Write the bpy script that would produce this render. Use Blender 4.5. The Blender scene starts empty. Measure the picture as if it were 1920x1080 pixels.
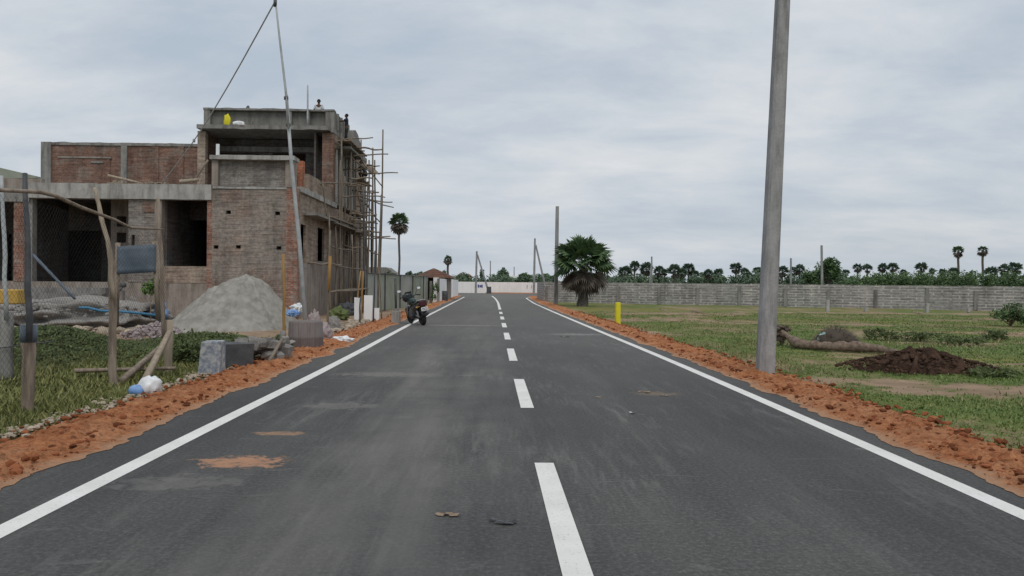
import bpy, bmesh, math, random
import numpy as np
from mathutils import Vector, Matrix, Euler, noise
R = math.radians
S = bpy.context.scene
COL = S.collection

# ------------------------------------------------------------------ camera
F_PX = 1450.0
CAM = Vector((0, 0, 1.6))
cam_d = bpy.data.cameras.new("camera")
cam = bpy.data.objects.new("camera", cam_d); COL.objects.link(cam)
cam.location = CAM
cam.rotation_euler = (R(90 - 0.36), R(-0.6), R(-1.0))
cam_d.lens = F_PX / 1920 * 36; cam_d.sensor_width = 36
cam_d.clip_start = 0.1; cam_d.clip_end = 8000
S.camera = cam
CM = cam.rotation_euler.to_matrix()

# ------------------------------------------------------------------ world and sun
SUN_EL, SUN_AZ = 52, 172          # azimuth measured from +Y towards +X
w = bpy.data.worlds.new("World"); S.world = w; w.use_nodes = True
nt = w.node_tree; nt.nodes.clear()
def N(t, **k):
    n = nt.nodes.new(t)
    for a, b in k.items(): setattr(n, a, b)
    return n
def L(a, b): nt.links.new(a, b)
def mth(op, a, b=None, c=None, clamp=False):
    n = nt.nodes.new('ShaderNodeMath'); n.operation = op; n.use_clamp = clamp
    for i, v in enumerate((a, b, c)):
        if v is None: continue
        if isinstance(v, (int, float)): n.inputs[i].default_value = v
        else: nt.links.new(v, n.inputs[i])
    return n.outputs[0]
def ramp(fac, stops, interp='LINEAR'):
    n = nt.nodes.new('ShaderNodeValToRGB'); cr = n.color_ramp; cr.interpolation = interp
    while len(cr.elements) < len(stops): cr.elements.new(0.5)
    for e, (p, c) in zip(cr.elements, stops):
        e.position = p; e.color = (c[0], c[1], c[2], 1) if isinstance(c, (tuple, list)) else (c, c, c, 1)
    if fac is not None: nt.links.new(fac, n.inputs[0])
    return n.outputs[0]
def mix(fac, a, b, mode='MIX'):
    n = nt.nodes.new('ShaderNodeMix'); n.data_type = 'RGBA'; n.blend_type = mode
    for i, v in ((0, fac), (6, a), (7, b)):
        if isinstance(v, (int, float)): n.inputs[i].default_value = v
        elif isinstance(v, (tuple, list)): n.inputs[i].default_value = (v[0], v[1], v[2], 1)
        else: nt.links.new(v, n.inputs[i])
    return n.outputs[2]
def nz(vec, scale, detail=4, rough=.55, dist=0, dims='3D'):
    n = nt.nodes.new('ShaderNodeTexNoise'); n.noise_dimensions = dims
    n.inputs['Scale'].default_value = scale; n.inputs['Detail'].default_value = detail
    n.inputs['Roughness'].default_value = rough; n.inputs['Distortion'].default_value = dist
    if vec is not None: nt.links.new(vec, n.inputs['Vector'])
    return n.outputs[0]
def mp(vec, sc=(1, 1, 1), loc=(0, 0, 0), rot=(0, 0, 0)):
    n = nt.nodes.new('ShaderNodeMapping')
    n.inputs['Scale'].default_value = sc; n.inputs['Location'].default_value = loc; n.inputs['Rotation'].default_value = rot
    nt.links.new(vec, n.inputs['Vector']); return n.outputs[0]

sky = N('ShaderNodeTexSky', sky_type='NISHITA', sun_disc=False)
sky.sun_elevation = R(SUN_EL); sky.sun_rotation = R(SUN_AZ)
sky.air_density = 1.2; sky.dust_density = 2.0
bg1 = N('ShaderNodeBackground'); bg1.inputs[1].default_value = 0.1; L(sky.outputs[0], bg1.inputs[0])
tc = N('ShaderNodeTexCoord'); sp = N('ShaderNodeSeparateXYZ'); L(tc.outputs['Generated'], sp.inputs[0])
zz = mth('MAXIMUM', sp.outputs[2], 0.0); den = mth('ADD', zz, 0.20)
cb = N('ShaderNodeCombineXYZ'); L(mth('DIVIDE', sp.outputs[0], den), cb.inputs[0]); L(mth('DIVIDE', sp.outputs[1], den), cb.inputs[1])
v1 = mp(cb.outputs[0], (0.85, 1.0, 1), (3.1, 1.3, 0), (0, 0, R(18)))
n1 = nz(v1, 1.15, 8, .56, .3)
n2 = nz(mp(cb.outputs[0], (0.75, 1.2, 1), (7.7, 4.2, 0), (0, 0, R(-12))), 2.6, 7, .6, .3)
nn = mth('ADD', mth('MULTIPLY', n1, .62), mth('MULTIPLY', n2, .38))
ccol = ramp(nn, [(.36, (.45, .525, .61)), (.45, (.53, .59, .665)), (.53, (.62, .665, .715)), (.64, (.745, .765, .785))])
hz = ramp(sp.outputs[2], [(0.0, 1.0), (0.16, 0.25), (.30, 0.0)])
ccol = mix(mth('MULTIPLY', hz, .5), ccol, (.545, .585, .635))
top = ramp(sp.outputs[2], [(0.28, 0.0), (0.9, 1.0)])
ccol = mix(top, ccol, mix(1.0, ccol, (1.12, 1.10, 1.08), 'MULTIPLY'))
bg2 = N('ShaderNodeBackground'); L(ccol, bg2.inputs[0]); bg2.inputs[1].default_value = 1.0
cover = ramp(nz(v1, .7, 3, .5), [(.30, .90), (.6, 1.0)])
ms = N('ShaderNodeMixShader'); L(cover, ms.inputs[0]); L(bg1.outputs[0], ms.inputs[1]); L(bg2.outputs[0], ms.inputs[2])
ow = N('ShaderNodeOutputWorld'); L(ms.outputs[0], ow.inputs[0])
sd = bpy.data.lights.new("sun", 'SUN'); sd.energy = 1.1; sd.angle = R(30); sd.color = (1, .95, .88)
so = bpy.data.objects.new("sun", sd); COL.objects.link(so)
sdir = Vector((math.sin(R(SUN_AZ)) * math.cos(R(SUN_EL)), math.cos(R(SUN_AZ)) * math.cos(R(SUN_EL)), math.sin(R(SUN_EL))))
so.rotation_euler = sdir.to_track_quat('Z', 'Y').to_euler(); so.location = (0, 0, 60)
vs = S.view_settings; vs.view_transform = 'Standard'; vs.look = 'None'; vs.exposure = 0; vs.gamma = 1

# ------------------------------------------------------------------ measuring helpers
def ray(px, py):
    return CM @ Vector(((px - 960) / F_PX, -(py - 540) / F_PX, -1))
def P(px, py, Y):                 # point of a sight line at world depth Y
    d = ray(px, py); return CAM + d * (Y / d.y)
def G(px, py, z=0.0):             # where a sight line meets the ground
    d = ray(px, py); return CAM + d * ((z - CAM.z) / d.z)
def X_(px, Y, py=530): return P(px, py, Y).x
def Z_(px, py, Y): return P(px, py, Y).z
def rnd(a, b): return random.uniform(a, b)

# ------------------------------------------------------------------ object helpers
def tag(o, label=None, cat=None, group=None, kind=None):
    if label: o['label'] = label
    if cat: o['category'] = cat
    if group: o['group'] = group
    if kind: o['kind'] = kind
    return o
def thing(name, label, cat, loc=(0, 0, 0), group=None, rot=(0, 0, 0)):
    o = bpy.data.objects.new(name, None); COL.objects.link(o); o.location = loc; o.rotation_euler = rot
    o.empty_display_size = .2
    return tag(o, label, cat, group)
def wloc(o):
    v = Vector((0, 0, 0))
    while o is not None: v = v + o.location; o = o.parent
    return v
def copy_tree(o, parent=None):
    c = o.copy(); COL.objects.link(c)
    if parent: c.parent = parent
    for ch in list(o.children): copy_tree(ch, c)
    return c
class MB:
    def __init__(s): s.v = []; s.f = []; s.m = []; s.sm = []
    def add(s, vs, fs, m=0, smooth=False):
        b = len(s.v); s.v += [tuple(x) for x in vs]
        for f in fs: s.f.append(tuple(b + i for i in f)); s.m.append(m); s.sm.append(smooth)
        return s
    def box(s, x0, x1, y0, y1, z0, z1, m=0):
        return s.add([(x0, y0, z0), (x1, y0, z0), (x1, y1, z0), (x0, y1, z0), (x0, y0, z1), (x1, y0, z1), (x1, y1, z1), (x0, y1, z1)],
                     [(0, 3, 2, 1), (4, 5, 6, 7), (0, 1, 5, 4), (1, 2, 6, 5), (2, 3, 7, 6), (3, 0, 4, 7)], m)
    def obox(s, c, size, rot=(0, 0, 0), m=0, taper=1.0, jit=0):
        M = Euler(rot).to_matrix(); c = Vector(c); vs = []
        for z in (-.5, .5):
            t = taper if z > 0 else 1
            for x, y in ((-.5, -.5), (.5, -.5), (.5, .5), (-.5, .5)):
                vs.append(c + M @ Vector((x * size[0] * t + rnd(-jit, jit), y * size[1] * t + rnd(-jit, jit), z * size[2] + rnd(-jit, jit))))
        return s.add(vs, [(0, 3, 2, 1), (4, 5, 6, 7), (0, 1, 5, 4), (1, 2, 6, 5), (2, 3, 7, 6), (3, 0, 4, 7)], m)
    def tube(s, pts, r, n=8, m=0, smooth=True, cap=True):
        pts = [Vector(p) for p in pts]; k = len(pts)
        rs = r if isinstance(r, (list, tuple)) else [r] * k
        vs = []; u = None
        for i, p in enumerate(pts):
            t = (pts[min(i + 1, k - 1)] - pts[max(i - 1, 0)]).normalized()
            if u is None: u = t.orthogonal().normalized()
            else: u = (u - t * u.dot(t)).normalized()
            w_ = t.cross(u)
            for j in range(n):
                a = 2 * math.pi * j / n; vs.append(p + (u * math.cos(a) + w_ * math.sin(a)) * rs[i])
        fs = [(i * n + j, i * n + (j + 1) % n, (i + 1) * n + (j + 1) % n, (i + 1) * n + j) for i in range(k - 1) for j in range(n)]
        s.add(vs, fs, m, smooth)
        if cap:
            b = len(s.v) - k * n
            s.f += [tuple(b + j for j in reversed(range(n))), tuple(b + (k - 1) * n + j for j in range(n))]; s.m += [m, m]; s.sm += [False, False]
        return s
    def lathe(s, c, prof, n=16, m=0, axis=2, smooth=True):
        c = Vector(c); vs = []
        for (r, h) in prof:
            for j in range(n):
                a = 2 * math.pi * j / n; q = [0, 0, 0]; q[axis] = h; q[(axis + 1) % 3] = r * math.cos(a); q[(axis + 2) % 3] = r * math.sin(a)
                vs.append(c + Vector(q))
        k = len(prof)
        fs = [(i * n + j, i * n + (j + 1) % n, (i + 1) * n + (j + 1) % n, (i + 1) * n + j) for i in range(k - 1) for j in range(n)]
        s.add(vs, fs, m, smooth)
        b = len(s.v) - k * n
        s.f += [tuple(b + j for j in reversed(range(n))), tuple(b + (k - 1) * n + j for j in range(n))]; s.m += [m, m]; s.sm += [False, False]
        return s
    def blob(s, c, rad, sub=2, amp=.2, fr=1.5, seed=0, m=0, smooth=True, flat=None):
        bm = bmesh.new(); bmesh.ops.create_icosphere(bm, subdivisions=sub, radius=1)
        c = Vector(c); vs = []
        for v in bm.verts:
            p = v.co.copy(); k = 1 + amp * noise.noise(p * fr + Vector((seed * 3.1, seed * 1.7, seed)))
            q = Vector((p.x * rad[0], p.y * rad[1], p.z * rad[2])) * k
            if flat is not None and q.z < flat: q.z = flat
            vs.append(c + q)
        s.add(vs, [tuple(v.index for v in f.verts) for f in bm.faces], m, smooth); bm.free(); return s
    def prism(s, prof, x0, x1, axis='x', m=0, smooth=False):
        """profile of (a,b) extruded; axis x: (y,z); axis y: (x,z)"""
        n = len(prof); vs = []
        for x in (x0, x1):
            for a, b in prof: vs.append((x, a, b) if axis == 'x' else (a, x, b))
        fs = [tuple(range(n))[::-1], tuple(range(n, 2 * n))] + [(i, (i + 1) % n, n + (i + 1) % n, n + i) for i in range(n)]
        return s.add(vs, fs, m, smooth)
    def rbox(s, x0, x1, y0, y1, z0, z1, j=.02, step=.22, m=0):
        """box running along x whose long edges waver like hand-cast concrete"""
        n = max(2, int((x1 - x0) / step)); vs = []
        for i in range(n + 1):
            x = x0 + (x1 - x0) * i / n
            for k, (y, z) in enumerate(((y0, z0), (y0, z1), (y1, z1), (y1, z0))):
                q = Vector((x * 1.7, k * 7.3 + z0, y0)); q2 = Vector((x * 4.9, k * 3.3, z1))
                vs.append((x, y + j * .7 * noise.noise(q2) * (1 if k < 2 else 0), z + j * (noise.noise(q) + .7 * noise.noise(q2)) * (1.4 if k in (1, 2) else .6)))
        fs = [(i * 4 + k, (i + 1) * 4 + k, (i + 1) * 4 + (k + 1) % 4, i * 4 + (k + 1) % 4) for i in range(n) for k in range(4)]
        fs += [(0, 1, 2, 3), (n * 4 + 3, n * 4 + 2, n * 4 + 1, n * 4)]
        return s.add(vs, fs, m)
    def wall(s, axis, f0, f1, a0, a1, z0, z1, ops=(), m=0):
        """wall slab along axis with rectangular openings (a0,a1,z0,z1)"""
        A = sorted({a0, a1} | {min(max(o[i], a0), a1) for o in ops for i in (0, 1)})
        Z = sorted({z0, z1} | {min(max(o[i], z0), z1) for o in ops for i in (2, 3)})
        for i in range(len(A) - 1):
            for j in range(len(Z) - 1):
                ca, cz = (A[i] + A[i + 1]) / 2, (Z[j] + Z[j + 1]) / 2
                if any(o[0] < ca < o[1] and o[2] < cz < o[3] for o in ops): continue
                if axis == 'x': s.box(A[i], A[i + 1], f0, f1, Z[j], Z[j + 1], m)
                else: s.box(f0, f1, A[i], A[i + 1], Z[j], Z[j + 1], m)
        return s
    def build(s, name, mats, parent=None, origin=None, local=False, bevel=0):
        me = bpy.data.meshes.new(name)
        off = Vector((0, 0, 0))
        if parent is not None and not local: off = wloc(parent)
        if origin is not None: off = Vector(origin)
        vs = np.array(s.v, dtype=float) - np.array(off) if len(s.v) else s.v
        me.from_pydata(vs.tolist(), [], s.f)
        mats = mats if isinstance(mats, (list, tuple)) else [mats]
        for mm in mats: me.materials.append(mm)
        me.polygons.foreach_set('material_index', s.m); me.polygons.foreach_set('use_smooth', s.sm)
        me.update()
        o = bpy.data.objects.new(name, me); COL.objects.link(o)
        if parent is not None: o.parent = parent
        if origin is not None: o.location = off
        if bevel:
            b = o.modifiers.new('bevel', 'BEVEL'); b.width = bevel; b.segments = 2; b.limit_method = 'ANGLE'
        return o

# ------------------------------------------------------------------ materials
def newmat(name, rough=.85, spec=.3, metal=0):
    global nt
    m = bpy.data.materials.new(name); m.use_nodes = True; nt = m.node_tree
    b = nt.nodes['Principled BSDF']; b.inputs['Roughness'].default_value = rough
    b.inputs['Specular IOR Level'].default_value = spec; b.inputs['Metallic'].default_value = metal
    return m, b
def objco(): return nt.nodes.new('ShaderNodeTexCoord').outputs['Object']
def bump(b, h, strength=.5, dist=.02):
    n = nt.nodes.new('ShaderNodeBump'); n.inputs['Strength'].default_value = strength; n.inputs['Distance'].default_value = dist
    nt.links.new(h, n.inputs['Height']); nt.links.new(n.outputs[0], b.inputs['Normal'])
def nmat(name, stops, scale=4, detail=5, rough=.85, spec=.25, metal=0, sc=(1, 1, 1), bs=0, bd=.02, bscale=None, island=0):
    m, b = newmat(name, rough, spec, metal)
    v = mp(objco(), sc); f = nz(v, scale, detail, .6)
    if island:
        g = nt.nodes.new('ShaderNodeNewGeometry')
        f = mth('ADD', mth('MULTIPLY', f, 1 - island), mth('MULTIPLY', g.outputs['Random Per Island'], island))
    nt.links.new(ramp(f, stops), b.inputs['Base Color'])
    if bs: bump(b, nz(v, bscale or scale * 4, 5, .65), bs, bd)
    return m
def two(name, a, b_, scale=4, **k): return nmat(name, [(.32, a), (.68, b_)], scale, **k)
def leafmat(name, a, b_, c):
    m = nmat(name, [(.15, a), (.5, b_), (.85, c)], .9, 3, rough=.6, spec=.3, island=.55)
    return m
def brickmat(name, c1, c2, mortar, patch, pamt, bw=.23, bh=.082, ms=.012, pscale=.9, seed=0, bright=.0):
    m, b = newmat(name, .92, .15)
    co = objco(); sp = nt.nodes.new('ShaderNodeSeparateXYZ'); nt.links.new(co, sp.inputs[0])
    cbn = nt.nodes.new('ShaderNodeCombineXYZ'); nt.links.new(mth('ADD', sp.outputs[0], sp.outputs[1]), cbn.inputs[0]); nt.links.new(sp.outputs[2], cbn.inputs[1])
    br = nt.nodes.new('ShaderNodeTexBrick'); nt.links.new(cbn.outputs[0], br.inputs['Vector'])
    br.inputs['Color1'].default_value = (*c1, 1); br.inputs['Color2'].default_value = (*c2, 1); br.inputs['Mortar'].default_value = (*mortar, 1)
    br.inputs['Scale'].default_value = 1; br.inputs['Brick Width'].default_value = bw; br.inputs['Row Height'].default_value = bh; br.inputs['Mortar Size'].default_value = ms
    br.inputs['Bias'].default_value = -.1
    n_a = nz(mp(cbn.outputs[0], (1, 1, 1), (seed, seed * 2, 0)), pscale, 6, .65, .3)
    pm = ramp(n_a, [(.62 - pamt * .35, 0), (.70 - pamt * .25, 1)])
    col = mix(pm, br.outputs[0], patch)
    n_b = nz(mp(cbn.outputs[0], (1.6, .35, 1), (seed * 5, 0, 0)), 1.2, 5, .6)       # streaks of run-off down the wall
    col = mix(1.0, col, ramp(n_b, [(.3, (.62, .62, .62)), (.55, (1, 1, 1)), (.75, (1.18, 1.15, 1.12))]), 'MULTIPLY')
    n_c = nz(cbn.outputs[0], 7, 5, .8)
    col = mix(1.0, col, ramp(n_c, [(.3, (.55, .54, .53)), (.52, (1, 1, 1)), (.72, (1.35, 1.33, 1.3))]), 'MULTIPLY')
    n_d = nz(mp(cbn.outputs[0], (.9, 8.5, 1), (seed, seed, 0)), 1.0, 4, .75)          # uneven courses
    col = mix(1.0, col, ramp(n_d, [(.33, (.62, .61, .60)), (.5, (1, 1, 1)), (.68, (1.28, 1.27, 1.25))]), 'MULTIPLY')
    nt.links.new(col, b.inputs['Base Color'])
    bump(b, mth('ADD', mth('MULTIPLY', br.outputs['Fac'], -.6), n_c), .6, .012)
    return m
def stained(name, base, dark, light, rough=.9, scale=1.3, vert=True, spec=.2, bs=.25):
    """concrete or plaster: blotches, vertical run-off, fine grain"""
    m, b = newmat(name, rough, spec)
    co = objco()
    a = nz(co, scale, 7, .72, .5); s_ = nz(mp(co, (1.8, 1.8, .3) if vert else (1, 1, 1)), scale * 1.7, 5, .6); g = nz(co, 28, 3, .7)
    col = ramp(a, [(.28, dark), (.5, base), (.74, light)])
    col = mix(1.0, col, ramp(s_, [(.3, (.58, .57, .56)), (.52, (1, 1, 1)), (.75, (1.15, 1.15, 1.15))]), 'MULTIPLY')
    col = mix(1.0, col, ramp(g, [(.3, (.88, .88, .88)), (.7, (1.08, 1.08, 1.08))]), 'MULTIPLY')
    nt.links.new(col, b.inputs['Base Color']); bump(b, g, bs, .01)
    return m
M = {}
M['brick_up'] = brickmat('brick_upper', (0.196, 0.100, 0.072), (0.256, 0.140, 0.100), (0.216, 0.172, 0.148), (0.240, 0.188, 0.156), .35, seed=1)
M['brick_bay'] = brickmat('brick_bay', (.225, .155, .125), (.285, .20, .16), (.28, .245, .215), (.285, .25, .22), .72, seed=2, pscale=.7)
M['brick_red'] = brickmat('brick_red', (0.281, 0.111, 0.072), (0.340, 0.162, 0.111), (0.289, 0.238, 0.204), (0.315, 0.246, 0.208), .42, seed=3, pscale=2)
M['brick_orange'] = brickmat('brick_orange', (.50, .15, .07), (.55, .20, .10), (.30, .22, .18), (.4, .2, .12), .1, seed=8)
M['brick_grey'] = brickmat('brick_grey', (0.202, 0.176, 0.158), (0.246, 0.211, 0.185), (0.273, 0.255, 0.238), (0.273, 0.255, 0.238), .45, seed=4)
M['brick_side'] = brickmat('brick_side', (0.267, 0.195, 0.156), (0.310, 0.228, 0.184), (0.301, 0.249, 0.208), (0.344, 0.282, 0.228), .6, seed=5)
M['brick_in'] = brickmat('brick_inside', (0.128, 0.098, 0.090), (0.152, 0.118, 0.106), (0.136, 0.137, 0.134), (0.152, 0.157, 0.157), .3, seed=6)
M['conc'] = stained('concrete_beam', (0.370, 0.361, 0.339), (0.238, 0.233, 0.220), (0.475, 0.466, 0.440))
M['conc2'] = stained('concrete_frame', (0.246, 0.238, 0.224), (0.167, 0.163, 0.154), (0.317, 0.308, 0.290))
M['parapet'] = stained('plaster_parapet', (0.200, 0.200, 0.183), (0.136, 0.136, 0.123), (0.264, 0.259, 0.238))
M['plaster'] = stained('plaster_wall', (0.288, 0.249, 0.215), (0.189, 0.166, 0.150), (0.344, 0.311, 0.279))
M['white'] = nmat('white_wash', [(.25, (.70, .70, .695)), (.5, (.80, .80, .80)), (.8, (.86, .86, .86))], 1.2, 6, rough=.85, sc=(1, 1, .5))
M['polec'] = stained('pole_concrete', (.33, .325, .325), (.26, .255, .255), (.42, .41, .405), scale=2.2)
M['polefar'] = stained('far_pole_concrete', (.30, .30, .30), (.24, .24, .24), (.38, .38, .38))
M['steel'] = nmat('galvanised_steel', [(.3, (0.286, 0.303, 0.308)), (.7, (0.462, 0.473, 0.473))], 5, rough=.55, spec=.5)
M['bamboo'] = nmat('bamboo', [(.3, (0.102, 0.081, 0.060)), (.7, (0.255, 0.212, 0.166))], 3, rough=.7, sc=(1, 1, .4))
M['bamboo_y'] = nmat('yellow_bamboo', [(.3, (0.264, 0.146, 0.045)), (.7, (0.400, 0.241, 0.085))], 3, rough=.6, sc=(1, 1, .4))
M['wood'] = nmat('weathered_wood', [(.3, (0.143, 0.111, 0.085)), (.7, (0.377, 0.305, 0.240))], 5, rough=.85, sc=(3, 3, .4), bs=.5, bd=.01)
M['woodpale'] = nmat('pale_timber', [(.3, (.26, .21, .155)), (.7, (.42, .35, .27))], 5, rough=.85, sc=(3, 3, .4))
M['darkwire'] = two('dark_wire', (.035, .035, .033), (.07, .068, .064), 6, rough=.85, spec=.1)
M['darkmetal'] = two('dark_iron', (.045, .05, .055), (.10, .10, .105), 5, rough=.6, spec=.4)
M['fencesheet'] = nmat('grey_green_fence', [(.25, (.17, .215, .13)), (.42, (.24, .275, .205)), (.6, (.33, .345, .32)), (.8, (.40, .405, .39))], .55, 6, rough=.8, sc=(1, 1, .8))
M['blue_sheet'] = nmat('blue_sheet', [(.3, (0.071, 0.098, 0.132)), (.7, (0.128, 0.153, 0.188))], 3, rough=.6, spec=.4)
M['blue_pipe'] = two('blue_plastic', (.05, .18, .32), (.09, .26, .42), 5, rough=.5)
M['blue_paint'] = two('blue_paint', (.03, .05, .22), (.06, .08, .30), 8, rough=.6)
M['yellow'] = two('yellow_paint', (.62, .55, .02), (.72, .65, .035), 6, rough=.5)
M['yellowbox'] = two('ochre_plastic', (.50, .30, .07), (.60, .38, .10), 4, rough=.6)
M['plastic_w'] = two('white_plastic', (.68, .70, .72), (.84, .85, .86), 8, rough=.5)
M['plastic_b'] = two('pale_blue_plastic', (.12, .26, .55), (.3, .45, .7), 8, rough=.5)
M['teal'] = two('pale_teal_cloth', (.30, .50, .48), (.45, .62, .60), 8, rough=.8)
M['pink'] = two('pinkish_sack', (0.270, 0.213, 0.213), (0.375, 0.328, 0.328), 6, rough=.85)
M['sackgrey'] = nmat('ribbed_sack', [(.3, (0.136, 0.112, 0.108)), (.7, (0.216, 0.188, 0.180))], 3, rough=.8, sc=(14, 14, .5))
M['black'] = two('black_paint', (.012, .012, .014), (.03, .03, .033), 8, rough=.35, spec=.5)
M['rubber'] = two('tyre_rubber', (.018, .018, .018), (.035, .034, .033), 10, rough=.9)
M['chrome'] = two('bright_metal', (.45, .45, .46), (.6, .6, .6), 5, rough=.3, metal=.8)
M['redglass'] = two('tail_light_red', (.04, .003, .006), (.06, .005, .009), 5, rough=.3, spec=.4)
M['tankgreen'] = two('dark_teal_paint', (.008, .022, .021), (.014, .034, .032), 5, rough=.3, spec=.5)
M['seat'] = two('seat_vinyl', (.02, .02, .022), (.035, .035, .037), 8, rough=.6)
M['skin'] = two('skin', (.075, .04, .028), (.10, .055, .038), 6, rough=.6)
M['hair'] = two('hair', (.01, .009, .009), (.02, .018, .017), 9, rough=.7)
M['shirt_d'] = two('navy_shirt', (.025, .028, .045), (.045, .05, .07), 8, rough=.9)
M['trouser_d'] = two('dark_trousers', (.018, .017, .022), (.035, .033, .04), 8, rough=.9)
M['shirt_w'] = two('pale_shirt', (.5, .52, .55), (.65, .66, .68), 8, rough=.9)
M['shirt_b'] = two('grey_shirt', (.06, .065, .075), (.10, .105, .12), 8, rough=.9)
M['roof_tile'] = brickmat('roof_tile', (.165, .085, .06), (.215, .115, .08), (.09, .055, .045), (.14, .10, .08), .25, bw=.2, bh=.18, ms=.02, seed=9)
M['trunk'] = nmat('palm_trunk', [(.3, (.055, .05, .045)), (.7, (.15, .135, .12))], 3, rough=.95, sc=(2, 2, 6), bs=.6)
M['bark'] = nmat('log_bark', [(.3, (.105, .075, .055)), (.7, (.30, .23, .18))], 5, rough=.95, sc=(2, 2, 2), bs=.8, bd=.03)
M['palm'] = leafmat('palm_leaf', (0.045, 0.084, 0.042), (0.087, 0.149, 0.069), (0.162, 0.240, 0.105))
M['palmdry'] = leafmat('dry_palm_leaf', (.05, .042, .035), (.11, .092, .075), (.20, .17, .14))
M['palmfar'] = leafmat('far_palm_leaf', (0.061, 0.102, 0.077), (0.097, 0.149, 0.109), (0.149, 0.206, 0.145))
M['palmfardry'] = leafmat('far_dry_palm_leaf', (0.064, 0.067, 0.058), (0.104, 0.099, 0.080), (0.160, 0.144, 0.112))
M['leaf'] = leafmat('broad_leaf', (0.036, 0.072, 0.029), (0.065, 0.123, 0.043), (0.123, 0.196, 0.072))
M['leafdark'] = leafmat('thicket_leaf', (0.037, 0.075, 0.030), (0.070, 0.125, 0.047), (0.141, 0.208, 0.075))
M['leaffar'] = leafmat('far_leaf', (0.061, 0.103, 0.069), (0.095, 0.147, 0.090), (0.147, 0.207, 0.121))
M['leafbright'] = leafmat('fresh_leaf', (.07, .14, .03), (.11, .20, .045), (.16, .27, .07))
M['weed'] = leafmat('weed_leaf', (0.041, 0.060, 0.019), (0.074, 0.102, 0.033), (0.128, 0.156, 0.052))
M['grassR'] = leafmat('short_grass', (0.104, 0.154, 0.044), (0.144, 0.208, 0.061), (0.220, 0.270, 0.091))
M['grassL'] = leafmat('plot_grass', (0.104, 0.118, 0.037), (0.174, 0.188, 0.059), (0.305, 0.282, 0.111))
M['sand'] = nmat('grey_sand', [(.3, (0.202, 0.193, 0.167)), (.7, (0.368, 0.352, 0.319))], 3.2, 7, rough=.97, spec=.1, bs=.7, bd=.05, bscale=7)
M['gravel'] = nmat('gravel', [(.3, (0.172, 0.160, 0.148)), (.7, (0.328, 0.312, 0.292))], 9, 6, rough=.97, spec=.1, bs=.8, bd=.04, island=.3)
M['stone'] = nmat('pale_stone', [(.25, (0.229, 0.185, 0.136)), (.75, (0.458, 0.386, 0.304))], 3, rough=.95, island=.5, bs=.4)
M['clod'] = nmat('soil_clod', [(.2, (0.094, 0.035, 0.018)), (.5, (0.235, 0.082, 0.037)), (.85, (0.377, 0.152, 0.074))], 3, rough=.98, spec=.08, island=.55)
M['darksoil'] = nmat('dark_dug_soil', [(.3, (0.035, 0.022, 0.016)), (.7, (0.103, 0.062, 0.043))], 3.5, 7, rough=.98, spec=.1, bs=.9, bd=.06, bscale=8)
M['brush'] = leafmat('dry_twigs', (.045, .032, .024), (.10, .075, .055), (.20, .155, .115))
M['paint'] = None
# ------------------------------------------------------------------ road geometry
YK = [-6, 0, 7, 15, 28, 43, 61, 83, 92]
LK = [-3.12, -3.12, -3.12, -3.12, -3.33, -3.42, -3.58, -3.75, -3.95]
CK = [.55, .50, .42, .33, .24, .13, 0.0, -.28, -.45]
RK = [3.74, 3.74, 3.72, 3.66, 3.40, 3.12, 2.86, 2.98, 3.3]
_ys = np.arange(-10, 93, .5)
def _sm(K):
    v = np.interp(_ys, YK, K); k = np.ones(17) / 17
    return np.convolve(np.pad(v, 8, mode='edge'), k, 'valid')
_L, _C, _Rr = _sm(LK), _sm(CK), _sm(RK)
def lineL(y): return float(np.interp(y, _ys, _L))
def lineC(y): return float(np.interp(y, _ys, _C))
def lineR(y): return float(np.interp(y, _ys, _Rr))
def edgeL(y): return lineL(y) - .62
def edgeR(y): return lineR(y) + .42
def wobble(y, s, sc=1.0): return noise.noise(Vector((y * sc, s, 0)))
def outL(y): return edgeL(y) - (1.12 if y < 40 else 1.12 - .2 * min(1, (y - 40) / 20)) + .12 * wobble(y, 3.3, .7) - .25 * max(0, 1 - y / 6)
def outR(y): return edgeR(y) + 1.15 + .2 * wobble(y, 9.1, .45) + .1 * wobble(y, 2.1, 1.9)

# ------------------------------------------------------------------ ground sheet
def sand_patch(x, y):
    v = 0
    for (cx, cy, rx, ry, a) in SANDP:
        d = ((x - cx) / rx) ** 2 + ((y - cy) / ry) ** 2
        if d < 3: v = max(v, a * max(0, 1.25 - d) * (.75 + 1.1 * noise.noise(Vector((x * 1.9, y * 2.6, 6))) + .5 * noise.noise(Vector((x * 5, y * 6, 2)))))
    return v
SANDP = [(8.5, 12.1, 3.4, 1.0, .85), (6.0, 13.0, 1.5, .8, .6), (5.5, 16.5, .6, 2.2, .5), (9.3, 17.6, 1.6, .35, 1.1), (12.6, 16.5, 2.2, .3, .9), (17, 27.5, 4.5, .8, .8), (13.5, 33, 8, 1.2, .25),
         (7.5, 36, 2.6, 3.0, .6), (10, 43, 4.5, 1.5, 1.0), (22, 47, 9, 1.6, .8), (30, 40, 6, 1.3, .8), (20, 54, 16, 1.6, .9), (4.9, 27, .6, 4, .4), (13.0, 22.5, 3.0, .5, .7)]
GHEAP = [(-8.9, 15.4, 1.9, 1.5, .55), (-11.5, 16.5, 2.0, 1.6, .35), (-7.0, 18.6, 1.6, 1.2, .25)]
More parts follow.
